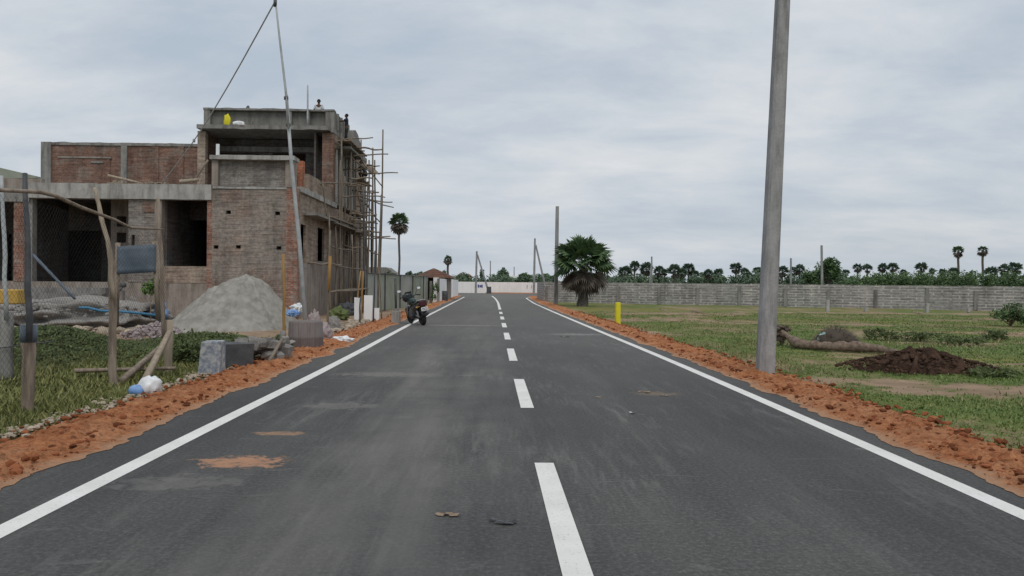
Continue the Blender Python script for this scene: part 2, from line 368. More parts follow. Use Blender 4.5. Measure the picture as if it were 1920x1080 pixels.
def cover(x, y):
    """how much grass grows at a point, 0..1"""
    n_ = noise.noise(Vector((x * .35, y * .30, 1))) * .55 + noise.noise(Vector((x * 1.1, y * 1.0, 4))) * .35 + noise.noise(Vector((x * 3.1, y * 2.6, 8))) * .22
    if x > 0:
        base = .81 if y < 24 else .70
        v = base + n_ * .8 - sand_patch(x, y)
    else:
        v = .95 + n_ * .5
        if y > 19: v = .45 + n_ * .8 - (y - 19) * .13
        if x < -6 and abs(y - 22) < 4: v -= .25
    return min(1, max(0, v))
def gh(x, y):
    z = -.03 + .05 * noise.noise(Vector((x * .5, y * .5, 0))) + .025 * noise.noise(Vector((x * 2.1, y * 2.1, 5)))
    if -8 < y < 96 and edgeL(y) - .75 < x < edgeR(y) + .75: return -.10
    if y >= 94 and y < 124 and -75 < x < 75: return -.10
    if x > 0 and y > 20: z += .03 * noise.noise(Vector((x * .12, y * .3, 3)))
    for (cx, cy, rx, ry, h) in GHEAP:
        d = ((x - cx) / rx) ** 2 + ((y - cy) / ry) ** 2
        z += h * math.exp(-d * 1.3)
    return z
def axis_pts(lo, hi, dlo, dhi, step, grow=1.16):
    a = list(np.arange(dlo, dhi + 1e-6, step)); s_ = step; p = dhi
    while p < hi: s_ *= grow; p += s_; a.append(p)
    s_ = step; p = dlo
    while p > lo: s_ *= grow; p -= s_; a.insert(0, p)
    return a
gx = axis_pts(-4000, 4000, -14, 22, .16); gy = axis_pts(-400, 5000, 4, 34, .16)
gv = []; gc = []
for y in gy:
    for x in gx:
        far = abs(x) > 90 or y > 150
        gv.append((x, y, -.05 if far else gh(x, y)))
        gc.append(cover(x, y) if not far else .8)
nx, ny = len(gx), len(gy)
gf = [(j * nx + i, j * nx + i + 1, (j + 1) * nx + i + 1, (j + 1) * nx + i) for j in range(ny - 1) for i in range(nx - 1)]
me = bpy.data.meshes.new('ground'); me.from_pydata(gv, [], gf)
at = me.attributes.new('cover', 'FLOAT', 'POINT'); at.data.foreach_set('value', gc)
me.polygons.foreach_set('use_smooth', [True] * len(gf))
m, b = newmat('ground_mix', .97, .1)
co = objco(); an = nt.nodes.new('ShaderNodeAttribute'); an.attribute_name = 'cover'
soil = ramp(nz(co, .9, 6, .65), [(.3, (.20, .145, .098)), (.5, (.30, .215, .145)), (.72, (.40, .285, .20))])
spx = nt.nodes.new('ShaderNodeSeparateXYZ'); nt.links.new(co, spx.inputs[0])
gr = ramp(nz(co, 1.3, 6, .68), [(.3, (.085, .115, .038)), (.5, (.13, .165, .055)), (.72, (.20, .205, .085))])
band = ramp(nz(mp(co, (.05, .16, 1)), 1, 5, .62, .5), [(.38, (.80, .95, .80)), (.5, (1.05, 1.0, .95)), (.64, (1.45, 1.12, .98))])
gr = mix(1.0, gr, band, 'MULTIPLY')
gl = ramp(nz(co, 1.7, 6, .68), [(.3, (.065, .075, .03)), (.55, (.11, .12, .046)), (.75, (.17, .16, .08))])
gr = mix(mth('GREATER_THAN', spx.outputs[0], 0.0), gl, gr)
fine = nz(co, 7, 5, .7)
msk = mth('ADD', an.outputs['Fac'], mth('MULTIPLY', mth('SUBTRACT', fine, .5), 1.1))
nt.links.new(mix(ramp(msk, [(.30, 0), (.72, 1)]), soil, gr), b.inputs['Base Color'])
bump(b, nz(co, 9, 6, .7), .8, .05)
me.materials.append(m); og = bpy.data.objects.new('ground', me); COL.objects.link(og); tag(og, kind='structure')

# ------------------------------------------------------------------ road
def strip(fn_a, fn_b, ys, z, k=1):
    mb = MB(); vs = []; 
    for y in ys:
        a, c = fn_a(y), fn_b(y)
        for i in range(k + 1): vs.append((a + (c - a) * i / k, y, z))
    fs = [(j * (k + 1) + i, j * (k + 1) + i + 1, (j + 1) * (k + 1) + i + 1, (j + 1) * (k + 1) + i) for j in range(len(ys) - 1) for i in range(k)]
    return mb.add(vs, fs)
m, b = newmat('asphalt', .82, .28)
co = objco()
fine = nz(co, 30, 5, .85); mid = nz(co, 1.1, 6, .62, .4); lng = nz(mp(co, (1.5, .10, 1)), 1.0, 5, .6, .3); big = nz(mp(co, (.5, .16, 1), (4, 2, 0)), 1.0, 4, .55)
col = ramp(fine, [(.30, (.032, .032, .032)), (.5, (.062, .0615, .0605)), (.68, (.130, .129, .127))])
dust = mth('MULTIPLY', ramp(mth('ADD', mth('MULTIPLY', mid, .3), mth('MULTIPLY', lng, .7)), [(.41, 0), (.63, 1)]), .72)
sx = nt.nodes.new('ShaderNodeSeparateXYZ'); nt.links.new(co, sx.inputs[0])
lane = ramp(mth('ADD', mth('MULTIPLY', sx.outputs[0], .16), .5), [(.0, .15), (.12, .3), (.27, 1.0), (.45, 1.0), (.58, .2), (.75, .3), (1.0, .12)])
col = mix(mth('MULTIPLY', dust, lane), col, (.152, .148, .140))
scf = nz(mp(co, (4.5, .55, 1), (0, 0, 0), (0, 0, R(-9))), 1.6, 6, .72, .5); scm = nz(mp(co, (.8, .35, 1), (9, 3, 0)), 1.0, 4, .6)
col = mix(mth('MULTIPLY', mth('MULTIPLY', ramp(scf, [(.48, 0), (.68, 1)]), ramp(scm, [(.42, 0), (.62, 1)])), .42), col, (.21, .205, .195))
smg = nz(mp(co, (.9, 4.0, 1), (2, 7, 0)), 1.3, 5, .65, .8)
col = mix(mth('MULTIPLY', ramp(smg, [(.62, 0), (.74, 1)]), .34), col, (.25, .245, .235))
col = mix(1.0, col, ramp(big, [(.3, (.76, .76, .78)), (.7, (1.25, 1.23, 1.19))]), 'MULTIPLY')
fade = ramp(mth('MULTIPLY', sx.outputs[1], 1 / 100), [(.10, 0.0), (.32, .45), (.9, .75)])
col = mix(fade, col, (.15, .143, .133))                                  # paler, more even tone further along the road
jn = nz(mp(co, (1.0, 1.3, 1)), 6.5, 7, .72, .6)
def stain(cx, cy, rx, ry, colr, amt):
    global col
    dx = mth('DIVIDE', mth('SUBTRACT', sx.outputs[0], cx), rx); dy = mth('DIVIDE', mth('SUBTRACT', sx.outputs[1], cy), ry)
    d = mth('ADD', mth('MULTIPLY', dx, dx), mth('MULTIPLY', dy, dy))
    d = mth('ADD', d, mth('MULTIPLY', mth('SUBTRACT', jn, .5), 6.5))
    d = mth('ADD', d, mth('MULTIPLY', mth('SUBTRACT', fine, .5), .8))
    k = ramp(d, [(.0, amt), (.55, amt * .7), (1.0, 0.0)])
    col = mix(k, col, colr)
g = G(455, 866); stain(g.x, g.y, .42, .24, (.40, .215, .125), .95)
g = G(522, 813); stain(g.x, g.y, .28, .11, (.33, .20, .12), .8)
g = G(640, 760); stain(g.x, g.y, .5, .3, (.2, .19, .175), .5)
g = G(730, 702); stain(g.x, g.y, .9, .35, (.24, .225, .205), .5)
g = G(330, 905); stain(g.x, g.y, .5, .25, (.2, .19, .18), .4)
g = G(1080, 627); stain(g.x, g.y, 1.0, .5, (.26, .25, .235), .6)
g = G(850, 610); stain(g.x, g.y, 2.4, .35, (.26, .245, .225), .7)
g = G(1230, 738); stain(g.x, g.y, .35, .25, (.22, .16, .11), .55)
nt.links.new(col, b.inputs['Base Color']); bump(b, fine, .35, .008)
M['asphalt'] = m
ysr = list(np.arange(-6, 95.6, .5))
road = strip(lambda y: edgeL(y) - .55, lambda y: edgeR(y) + .55, ysr, 0.0, 4).build('road', M['asphalt']); tag(road, kind='structure')
cr = MB().add([(-70, 95.5, 0), (70, 95.5, 0), (70, 121, 0), (-70, 121, 0)], [(0, 1, 2, 3)]).build('crossroad', M['asphalt']); tag(cr, kind='structure')
m, b = newmat('road_paint', .7, .3)
co = objco(); a = nz(co, 45, 4, .7); c_ = nz(co, 2.2, 5, .6)
pc = ramp(c_, [(.3, (.66, .65, .615)), (.7, (.79, .78, .75))]); pc = mix(ramp(a, [(.27, .8), (.41, 0)]), pc, (.20, .19, .18)); pc = mix(ramp(nz(mp(co, (3, .8, 1)), 2.4, 6, .7), [(.58, 0), (.78, .5)]), pc, (.42, .405, .38))
nt.links.new(pc, b.inputs['Base Color']); bump(b, a, .2, .004); M['paint'] = m
ys2 = list(np.arange(-3, 86.6, .5))
def par(mb, nm_, lab=None):
    o = mb.build(nm_, M['paint'], road); tag(o, lab)
par(strip(lambda y: lineL(y) - .085, lambda y: lineL(y) + .085, ys2, .004), 'edge_line')
def flare(y): return max(0, y - 82) ** 2 * .02
par(strip(lambda y: lineR(y) - .085 + flare(y), lambda y: lineR(y) + .085 + flare(y), ys2, .004), 'edge_line')
y0 = 3.9
while y0 < 45:
    par(strip(lambda y: lineC(y) - .085, lambda y: lineC(y) + .085, list(np.linspace(y0, y0 + 2.97, 5)), .004), 'centre_dash'); y0 += 6.0
par(strip(lambda y: lineC(y) - .085 - max(0, y - 62) ** 2 * .0003, lambda y: lineC(y) + .085 - max(0, y - 62) ** 2 * .0003, list(np.arange(46.5, 95, .5)), .004), 'centre_line')

# ------------------------------------------------------------------ red soil verges
m, b = newmat('red_soil', .98, .08)
co = objco(); a = nz(co, 2.6, 7, .7, .3); g_ = nz(co, 17, 5, .78); d_ = nz(co, 8, 5, .7)
col = ramp(a, [(.28, (.27, .10, .044)), (.46, (.44, .178, .080)), (.62, (.54, .25, .125)), (.78, (.60, .34, .21))])
col = mix(1.0, col, ramp(g_, [(.32, (.42, .38, .36)), (.5, (.95, .95, .95)), (.7, (1.28, 1.28, 1.28))]), 'MULTIPLY')  # hollows of the bump grain darkened: crevice shade put into the soil colour
col = mix(ramp(d_, [(.58, 0), (.68, .8)]), col, (.105, .045, .027))
dsty = nz(co, .75, 5, .65, .4); col = mix(mth('MULTIPLY', ramp(dsty, [(.44, 0), (.68, 1)]), .28), col, (.54, .31, .185))
fan = nt.nodes.new('ShaderNodeAttribute'); fan.attribute_name = 'fringe'
col = mix(mth('MULTIPLY', ramp(mth('ADD', fan.outputs['Fac'], mth('MULTIPLY', mth('SUBTRACT', a, .5), 1.2)), [(.3, 0), (.9, 1)]), .75), col, (.50, .315, .205))
nt.links.new(col, b.inputs['Base Color']); bump(b, mth('ADD', g_, mth('MULTIPLY', a, .6)), 1.0, .05); M['redsoil'] = m
def lump(x, y):
    q = Vector((x, y, 0))
    v = .040 * noise.noise(q * 2.3) + .036 * noise.noise(q * 5.1 + Vector((3, 0, 0))) + .050 * noise.noise(q * 11.3)
    r = max(0, noise.noise(q * 7.3 + Vector((0, 9, 0))) - .25) * .09
    return v + r
def verge(name, inner, outer, sgn, y0, y1):
    ys = []; y = y0; fr = []
    while y < y1: ys.append(y); y += .055 if y < 22 else (.12 if y < 40 else .3)
    K = 22; vs = []; mb = MB()
    for y in ys:
        jit = .16 * wobble(y, 5.5 + sgn, 1.1) + .07 * wobble(y, 1.2 + sgn, 4.3) + .045 * wobble(y, 7.2, 11)
        a = inner(y) - sgn * (.06 + jit); c = outer(y)
        for i in range(K + 1):
            t = i / K; x = a + (c - a) * t
            e = min(1, t * 3.2) * min(1, (1 - t) * 5 + .15)
            z = .005 + .055 * math.sin(math.pi * min(1, t * 1.1)) * min(1, t * 2.5) + lump(x, y) * e + (.0 if t < .9 else -.06 * (t - .9) * 10)
            if t < .25: z = max(z, .004)
            vs.append((x, y, z)); fr.append(max(0, 1 - t / .22) + max(0, (t - .86) / .14) * .7)
    fs = [(j * (K + 1) + i, j * (K + 1) + i + 1, (j + 1) * (K + 1) + i + 1, (j + 1) * (K + 1) + i) for j in range(len(ys) - 1) for i in range(K)]
    if sgn < 0: fs = [f[::-1] for f in fs]
    mb.add(vs, fs, 0, True); o = mb.build(name, M['redsoil']); tag(o, kind='structure'); o.data.attributes.new('fringe', 'FLOAT', 'POINT').data.foreach_set('value', fr)
verge('soil_verge', edgeR, outR, 1, -2, 95.5); verge('soil_verge', edgeL, outL, -1, -2, 95.5)
vs = []; nxx = 60
for j in range(8):
    for i in range(nxx + 1):
        x = -2 + 40 * i / nxx; y = 119.5 + j * .55 + .3 * wobble(x, 3, .4); vs.append((x, y, .01 + (.12 + .5 * max(0, lump(x, y))) * math.sin(math.pi * j / 7)))
mb = MB().add(vs, [(j * (nxx + 1) + i, j * (nxx + 1) + i + 1, (j + 1) * (nxx + 1) + i + 1, (j + 1) * (nxx + 1) + i) for j in range(7) for i in range(nxx)], 0, True)
tag(mb.build('soil_verge', M['redsoil']), kind='structure')

# clods of red soil lying on both verges (too many to count)
random.seed(11)
mb = MB()
for k in range(8500):
    y = 3.5 + 40 * random.random() ** 1.7
    side = random.random() < .55
    t = random.betavariate(1.6, 1.5)
    a, c = (edgeR(y), outR(y)) if side else (edgeL(y), outL(y))
    x = a + (c - a) * (t * 1.06 - .03)
    r = .006 + .028 * random.random() ** 2.6 * (1.3 if t > .15 else .5)
    mb.blob((x, y, .035 * min(1, t * 4) + lump(x, y) * .7 + r * .3), (r * rnd(.9, 1.5), r * rnd(.9, 1.4), r * rnd(.6, .9)), 1, .5, 1.3, k, 0, False)
tag(mb.build('soil_clods', M['clod']), 'crumbled red soil clods along both road verges', 'soil', kind='stuff')
# pale rubble line at the left verge's outer edge
mb = MB()
for k in range(2600):
    y = 5 + 26 * random.random() ** 1.3
    x = outL(y) + random.gauss(-.06, .13)
    r = .009 + .030 * random.random() ** 3
    mb.blob((x, y, .015 + r * .25), (r * rnd(.9, 1.6), r * rnd(.8, 1.3), r * rnd(.5, .8)), 1, .55, 1.4, k, 0, False)
tag(mb.build('rubble_stones', M['stone']), 'pale broken stones lining the outer edge of the left soil verge', 'stones', kind='stuff')

# ------------------------------------------------------------------ grass
def blades(name, mats, n, xr, yr, hmin, hmax, pw, seed, label, test, wd=.012, lean=.6):
    random.seed(seed); vs = []; fs = []
    for k in range(n):
        y = yr[0] + (yr[1] - yr[0]) * random.random() ** pw
        x = xr[0](y) + (xr[1](y) - xr[0](y)) * random.random()
        c = test(x, y)
        if c < .30 + .45 * random.random(): continue
        z = gh(x, y) - .01; h = (hmin + (hmax - hmin) * random.random() ** 2) * (.5 + .6 * c); a = random.random() * 6.283
        wdt = wd * (1 + y / 14)
        dx, dy = math.cos(a), math.sin(a); lx, ly = rnd(-lean, lean) * h, rnd(-lean, lean) * h
        b0 = len(vs)
        vs += [(x - dx * wdt, y - dy * wdt, z), (x + dx * wdt, y + dy * wdt, z), (x + lx, y + ly, z + h)]
        fs.append((b0, b0 + 1, b0 + 2))
    mb = MB(); mb.add(vs, fs); o = mb.build(name, mats); tag(o, label, 'grass', kind='stuff')
blades('grass', M['grassR'], 150000, (lambda y: outR(y) - .1, lambda y: 5 + y * .62), (6, 45), .015, .06, 1.5, 3,
       'short sparse green grass over the open field right of the road', cover, .010, .8)
M['drygrass'] = leafmat('dry_grass', (.17, .145, .07), (.25, .215, .115), (.36, .31, .18))
blades('dry_grass', M['drygrass'], 44000, (lambda y: outR(y) - .15, lambda y: 5 + y * .62), (6, 45), .03, .13, 1.5, 13,
       'straw coloured dry grass mixed into the open field right of the road', lambda x, y: .9 * max(0, min(1, .35 + 1.3 * noise.noise(Vector((x * .3, y * .45, 20))))), .008, .8)
def cl(x, y): return cover(x, y) * (1 if y < 21 else .75)
blades('grass', M['grassL'], 85000, (lambda y: -3 - y * .78, lambda y: outL(y) - .05), (6, 22), .025, .12, 1.2, 4,
       'rough green grass in the plot behind the wire fence', cl, .010, .9)
# weeds on the mound
random.seed(8); mb = MB()
for k in range(26000):
    cx, cy, rx, ry, h = GHEAP[0 if k % 5 < 3 else (1 if k % 5 == 3 else 2)]
    x, y = random.gauss(cx, rx * .62), random.gauss(cy, ry * .62)
    if x > outL(y) - .7: continue
    z = gh(x, y) + rnd(0, .13); s_ = rnd(.015, .042)
    a = random.random() * 6.28; n_ = Vector((rnd(-1, 1), rnd(-1.2, .4), rnd(.2, 1))).normalized(); u = n_.orthogonal().normalized(); v_ = n_.cross(u)
    u, v_ = u * math.cos(a) + v_ * math.sin(a), v_ * math.cos(a) - u * math.sin(a)
    c = Vector((x, y, z)); mb.add([c - u * s_, c - v_ * s_ * .6, c + u * s_, c + v_ * s_ * .6], [(0, 1, 2, 3)])
tag(mb.build('weeds', M['weed']), 'dark green creeping weeds over the mound behind the wire fence', 'weeds', kind='stuff')
# ------------------------------------------------------------------ unfinished house
F, B, E = 33.0, 40.0, 50.0
def fx(px, Y=F): return X_(px, Y, 440)
def fz(px, py, Y=F): return Z_(px, py, Y)
XS = fx(557)                       # the side wall's plane
XW = -30.0
house = thing('unfinished_house', 'two storey brick house under construction with bare grey concrete slabs beside the road', 'house', (fx(300), 36, 0))
H = house
zf = fz(300, 530); zc = fz(300, 374); zt = fz(250, 345)          # floor, lintel soffit, terrace top
xb = fx(398)
# plinth and steps
mb = MB(); mb.box(XW, xb, F + .05, E, -.2, zf); mb.build('plinth', M['plaster'], H)
mb = MB()
for i in range(5): mb.box(fx(62), fx(205), F - .3 * (i + 1), F + .05 - .3 * i - .002, -.2, zf - .24 * (i + 1))
mb.build('front_steps', M['conc2'], H)
# beam band and terrace slab
mb = MB(); mb.rbox(fx(55), xb - .02, F - .12, F + .35, zc, zt); mb.build('beam', M['conc'], H)
mb = MB(); mb.rbox(XW, fx(55) - .003, F - .03, F + .32, fz(30, 378), fz(30, 352)); mb.build('beam', M['conc2'], H)
mb = MB(); mb.rbox(XW, fx(76), F + .06, F + .3, fz(30, 352) + .003, fz(30, 334)); mb.build('parapet', M['plaster'], H)
mb = MB(); mb.box(XW, XS - .35, F + .353, E - .3, zt - .33, zt - .05); mb.build('terrace_slab', M['conc2'], H)
# front piers and walls
mb = MB()
mb.box(fx(25), fx(48), F + .02, F + .45, zf, zc); mb.build('brick_pier', M['brick_red'], H)
mb = MB(); mb.box(fx(48) + .003, fx(59), F + .06, F + .4, zf, zc); mb.build('pillar', M['conc2'], H)
mb = MB(); mb.wall('x', F + .03, F + .26, fx(240), fx(290), zf, zc, [(fx(246), fx(252), fz(250, 470), fz(250, 440))]); mb.build('front_wall', M['brick_grey'], H)
mb = MB(); mb.box(fx(267), fx(295), F - .01, F + .027, fz(280, 398), fz(280, 378)); mb.build('plaster_patch', M['brick_up'], H)
mb = MB(); mb.box(fx(290) + .003, fx(303), F - .03, F + .35, zf, zc); mb.build('pillar', M['plaster'], H)
mb = MB(); mb.box(fx(388), xb - .003, F + .0, F + .38, zf - .9, zt - .003); mb.build('brick_pier', M['brick_red'], H)
mb = MB(); mb.box(fx(303) + .003, fx(388) - .003, F + .03, F + .28, zf, fz(340, 499)); mb.build('window_parapet', M['brick_side'], H)
# inside walls: porch, room and the dark rooms behind
mb = MB()
mb.box(XW - .2, XW, F, E, 0, zt - .35)
mb.box(fx(14), fx(14) + .23, F + .5, 37.2, zf, zt - .35)
mb.box(fx(240) + .0, fx(240) + .23, F + .27, 41, zf, zt - .35)
mb.box(fx(296), fx(296) + .23, F + .36, 41, zf, zt - .35)
mb.box(xb - .25, xb - .02, F + .4, 41, zf, zt - .35)
dz = fz(366, 413, 35.8)
mb.wall('x', 35.8, 36.03, fx(296) + .235, xb - .255, zf, zt - .35, [(X_(346, 35.8), X_(387, 35.8), zf, dz)])
mb.wall('x', 38.4, 38.63, XW, fx(240) - .003, zf, zt - .35, [(X_(120, 38.4), X_(190, 38.4), zf, zf + 2.5), (X_(10, 38.4), X_(22, 38.4), zf, zf + 2.3)])
mb.box(XW, XS - .4, 41.0, 41.23, zf, zt - .35)
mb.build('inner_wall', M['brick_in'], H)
mb = MB(); mb.wall('x', 35.2, 35.45, X_(207, 35.2), fx(240) - .003, zf, zt - .35, [(X_(218, 35.2), X_(236, 35.2), fz(228, 425, 35.2), fz(228, 405, 35.2)), (X_(218, 35.2), X_(236, 35.2), fz(228, 455, 35.2), fz(228, 436, 35.2))])
mb.build('inner_pillar', M['plaster'], H)
# stair bay in front
zb0, zb1, zb2 = fz(470, 352), fz(470, 300), fz(470, 292)
def hole(px, py): return (fx(px) - .1, fx(px) + .11, fz(px, py) - .075, fz(px, py) + .075)
mb = MB(); mb.wall('x', F - .02, F + .23, xb, fx(537), -.2, zb0 - .06, [hole(428, 398), hole(520, 400), hole(447, 463), hole(523, 465), hole(405, 463)])
mb.box(xb, fx(537), F + .5, F + .6, 1, zb0 - .1); mb.build('stair_bay_wall', M['brick_bay'], H)
mb = MB(); mb.box(fx(537) + .003, XS + .02, F - .05, F + .35, -.2, zb0); mb.build('brick_pier', M['brick_red'], H)
mb = MB(); mb.rbox(xb + .02, fx(537), F - .06, F + .3, zb0 - .057, zb0 + .03); mb.build('string_course', M['conc'], H)
mb = MB(); mb.box(fx(408), fx(534), F + .2, F + .43, zb0 + .033, zb1); mb.build('stair_bay_wall', M['brick_grey'], H)
for a, c in ((396, 408), (534, 550)):
    mb = MB(); mb.box(fx(a), fx(c), F + .0, F + .5, zb0 + .033, zb1); mb.build('pillar', M['plaster'], H)
mb = MB(); mb.rbox(fx(394), fx(552), F - .15, F + .75, zb1 + .002, zb2); mb.build('cap_slab', M['conc'], H)
mb = MB(); mb.box(fx(402), fx(402) + .12, F + .1, F + .2, zb2, zb2 + .5); mb.build('pipe_stub', M['plastic_w'], H)
# side wall, ground floor
def sy(px): return XS * F_PX / (px - 935.0)
wins = [(sy(565), sy(574.5), fz(570, 500, sy(570)), fz(570, 421, sy(570))), (sy(597), sy(609), fz(603, 490, sy(603)), fz(603, 428, sy(603))), (sy(647), sy(653), fz(650, 470, sy(650)), fz(650, 440, sy(650))), (sy(659), sy(664), fz(662, 500, sy(662)), fz(662, 440, sy(662)))]
wins = [(min(a, c), max(a, c), d, e) for a, c, d, e in wins]
mb = MB(); mb.wall('y', XS - .11, XS, F + .35, E, fz(600, 497, sy(600)), zb0 - .12, wins); mb.build('side_wall', M['brick_side'], H)
mb = MB(); mb.box(XS - .23, XS + .05, F + .353, E, -.2, fz(600, 497, sy(600)) - .003); mb.build('side_plinth', M['plaster'], H)
for a, c, d, e in wins:
    mb = MB(); mb.box(XS - .20, XS + .06, a - .08, c + .08, d - .09, d - .003); mb.build('window_sill', M['conc2'], H)
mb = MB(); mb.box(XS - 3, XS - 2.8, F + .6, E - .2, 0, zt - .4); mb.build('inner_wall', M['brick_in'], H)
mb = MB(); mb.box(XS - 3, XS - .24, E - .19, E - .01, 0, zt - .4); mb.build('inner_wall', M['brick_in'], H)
mb = MB(); mb.box(XS + .003, XS + .62, F + 1.0, E - 1.5, fz(600, 414, sy(600)) - .0, fz(600, 414, sy(600)) + .1); mb.build('sunshade', M['conc2'], H)
mb = MB(); mb.box(XS - .35, XS + .12, F + .40, B + .5, zb0 - .117, zb0 + .12); mb.build('balcony_slab', M['conc'], H)
pz = fz(600, 338, sy(600))
mb = MB(); mb.box(XS - .23, XS - .0, F + 1.9, B - .1, zb0 + .123, pz); mb.build('balcony_parapet', M['brick_side'], H)
mb = MB()
for i in range(4): mb.box(XS - .6, XS - .235, F + 1.0 + i * .3, F + 1.29 + i * .3, zb0 + .123, zb0 + .5 + i * .32)
mb.build('brick_stub', M['brick_orange'], H)
# upper block
def ux(px): return X_(px, B, 300)
def uz(px, py): return Z_(px, py, B)
xl, xr = ux(370), XS
zs0, zs1, zp1 = uz(490, 247), uz(490, 237.5), uz(500, 204)
zt2 = zt - .05
mb = MB(); mb.box(xl, xl + .4, B, B + .35, zt2, zs0); mb.build('brick_pier', M['brick_side'], H)
mb = MB(); mb.box(ux(604), xr, B, B + .4, zt2, zs0); mb.build('brick_pier', M['brick_up'], H)
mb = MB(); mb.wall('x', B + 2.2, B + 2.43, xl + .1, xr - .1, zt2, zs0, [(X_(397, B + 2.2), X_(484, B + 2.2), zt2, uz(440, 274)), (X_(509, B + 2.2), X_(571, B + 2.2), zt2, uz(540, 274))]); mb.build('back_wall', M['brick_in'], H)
mb = MB(); mb.box(X_(388, B + 2.1), X_(590, B + 2.1), B + 2.05, B + 2.197, uz(490, 272), uz(490, 262)); mb.build('lintel', M['conc2'], H)
mb = MB(); mb.box(xl - .0, xl + .23, B + .36, E, zt2, zs0); mb.box(xl, xr - .3, E - .25, E, zt2, zs0); mb.box(xl + .24, xr - .3, B + 5.5, B + 5.7, zt2, zs0); mb.build('block_wall', M['brick_up'], H)
mb = MB()
nseg = 14; xa, xz = ux(374), ux(620)                          # roof slab with a ragged poured edge
prof = [(B - .42 + .05 * wobble(i, 4, .9), ) for i in range(nseg + 1)]
vs = []
for i in range(nseg + 1):
    x = xa + (xz - xa) * i / nseg; yf = prof[i][0]; dzz = .05 * wobble(i, 8, .7)
    vs += [(x, yf, zs0 + .06 + dzz), (x, yf, zs1 + dzz * .5), (x, E, zs1), (x, E, zs0)]
fs = []
for i in range(nseg):
    for k in range(4): fs.append((i * 4 + k, (i + 1) * 4 + k, (i + 1) * 4 + (k + 1) % 4, i * 4 + (k + 1) % 4))
fs += [(3, 2, 1, 0), tuple(nseg * 4 + k for k in range(4))]
mb.add(vs, fs); mb.build('roof_slab', M['conc2'], H)
mb = MB(); mb.box(xz + .003, xr + .02, B - .1, E, zs0 + .002, zs1); mb.build('roof_slab', M['conc2'], H)
# roof parapet: panels and frames
def par_z(px): return uz(px, 204)
mb = MB(); mb.box(ux(383), xr - .003, B + .22, B + .35, zs1 + .002, zp1 - .12); mb.build('parapet', M['parapet'], H)
mb = MB()
mb.box(ux(382), ux(394), B - .05, B + .217, zs1 + .002, zp1 - .1); mb.build('parapet_frame', M['conc2'], H); mb = MB()
mb.box(ux(610), xr + .03, B - .05, B + .217, zs1 + .002, zp1 - .1); mb.build('parapet_frame', M['conc2'], H); mb = MB()
mb.box(ux(541), ux(546), B - .03, B + .217, zs1 + .002, zp1 - .1); mb.build('parapet_frame', M['conc2'], H); mb = MB()
mb.box(ux(574), ux(580), B - .03, B + .217, zs1 + .002, zp1 - .1)
mb.build('parapet_frame', M['conc2'], H)
mb = MB(); mb.rbox(ux(381), xr + .05, B - .08, B + .4, zp1 - .097, zp1); mb.build('coping', M['conc2'], H)
mb = MB(); mb.box(xr - .2, xr, B + .41, B + 4.1, zs1 + .003, zp1 - .03); mb.box(xr - .2, xr, B + 4.1, E, zs1 + .003, zp1 - 1.2)
mb.build('parapet', M['parapet'], H)
mb = MB(); mb.box(ux(383), ux(383) + .2, B + .36, E, zs1 + .003, zp1 - .1); mb.build('parapet', M['parapet'], H)
for i in range(4):
    mb = MB(); mb.box(xr + .003, xr + .1, B + .7 + i * .95, B + .9 + i * .95, zs1, zp1 - .05); mb.build('parapet_frame', M['conc2'], H)
# rear upstand with a curved top
mb = MB(); prof = [(B + 5.2, zs1), (B + 5.2, zp1 - .05), (B + 5.8, zp1 + .1), (B + 6.6, zp1 + .0), (B + 7.5, zp1 - .4), (B + 8.3, zp1 - .95), (B + 8.3, zs1)]
mb.prism(prof, xr - .25, xr + .05); mb.build('curved_gable', M['conc2'], H)
# side wall of the upper block with upright fins
sA, sB_ = sy(627), sy(667)
zq0, zq1 = fz(645, 412, sy(645)), fz(640, 288, sy(640))
mb = MB()
mb.wall('y', xr - .23, xr, B + .41, E, zb0 + .13, zs0, [(sA, sB_, zb0 + .2, zq1)]); mb.build('side_wall', M['brick_side'], H)
mb = MB(); mb.box(xr - 1.0, xr - .9, sA - .3, sB_ + .3, zb0 + .13, zs0); mb.build('recess_wall', M['brick_in'], H)
for i in range(7):
    y = sA + .45 + (sB_ - sA - .9) * i / 6
    mb = MB(); mb.box(xr - .06, xr + .03, y, y + (.26 if i != 5 else .75), zb0 + .203, zq1 - .003); mb.build('fin', M['conc'], H)
mb = MB(); mb.box(xr + .003, xr + .75, B + .8, B + 4.5, zq1 + .05, zq1 + .17); mb.build('sunshade', M['parapet'], H)
# left upper wing
WB = 40.5
def wx(px): return X_(px, WB, 310)
def wz(px, py): return Z_(px, py, WB)
zw = wz(220, 268)
mb = MB(); mb.box(wx(97), xl - .02, WB, WB + .23, zt2, zw - .15); mb.build('wing_wall', M['brick_up'], H)
mb = MB(); mb.box(wx(112), wx(207), WB - .06, WB - .003, zt2, wz(160, 297)); mb.build('brick_panel', M['brick_up'], H)
for a_, b_ in ((285, 298), (334, 345)):
    mb = MB(); mb.box(wx(a_), wx(b_), WB - .06, WB - .003, zt2, zw - .16); mb.build('brick_panel', M['brick_up'], H)
mb = MB(); mb.box(wx(110), wx(210), WB - .1, WB - .003, wz(160, 297) + .003, wz(160, 294)); mb.build('lintel', M['plaster'], H)
mb = MB(); mb.box(wx(78), wx(97) - .003, WB - .08, WB + .4, zt2, zw); mb.build('pillar', M['conc2'], H)
mb = MB(); mb.rbox(wx(97), xl - .02, WB - .06, WB + .3, zw - .147, zw); mb.build('top_beam', M['conc2'], H)
mb = MB(); mb.box(wx(228), wx(239), WB - .09, WB - .003, zt2, zw - .15); mb.build('pillar', M['conc2'], H)
mb = MB(); mb.box(wx(172), wx(196), WB - .12, WB - .063, wz(180, 306), wz(180, 303)); mb.build('lintel', M['conc2'], H)
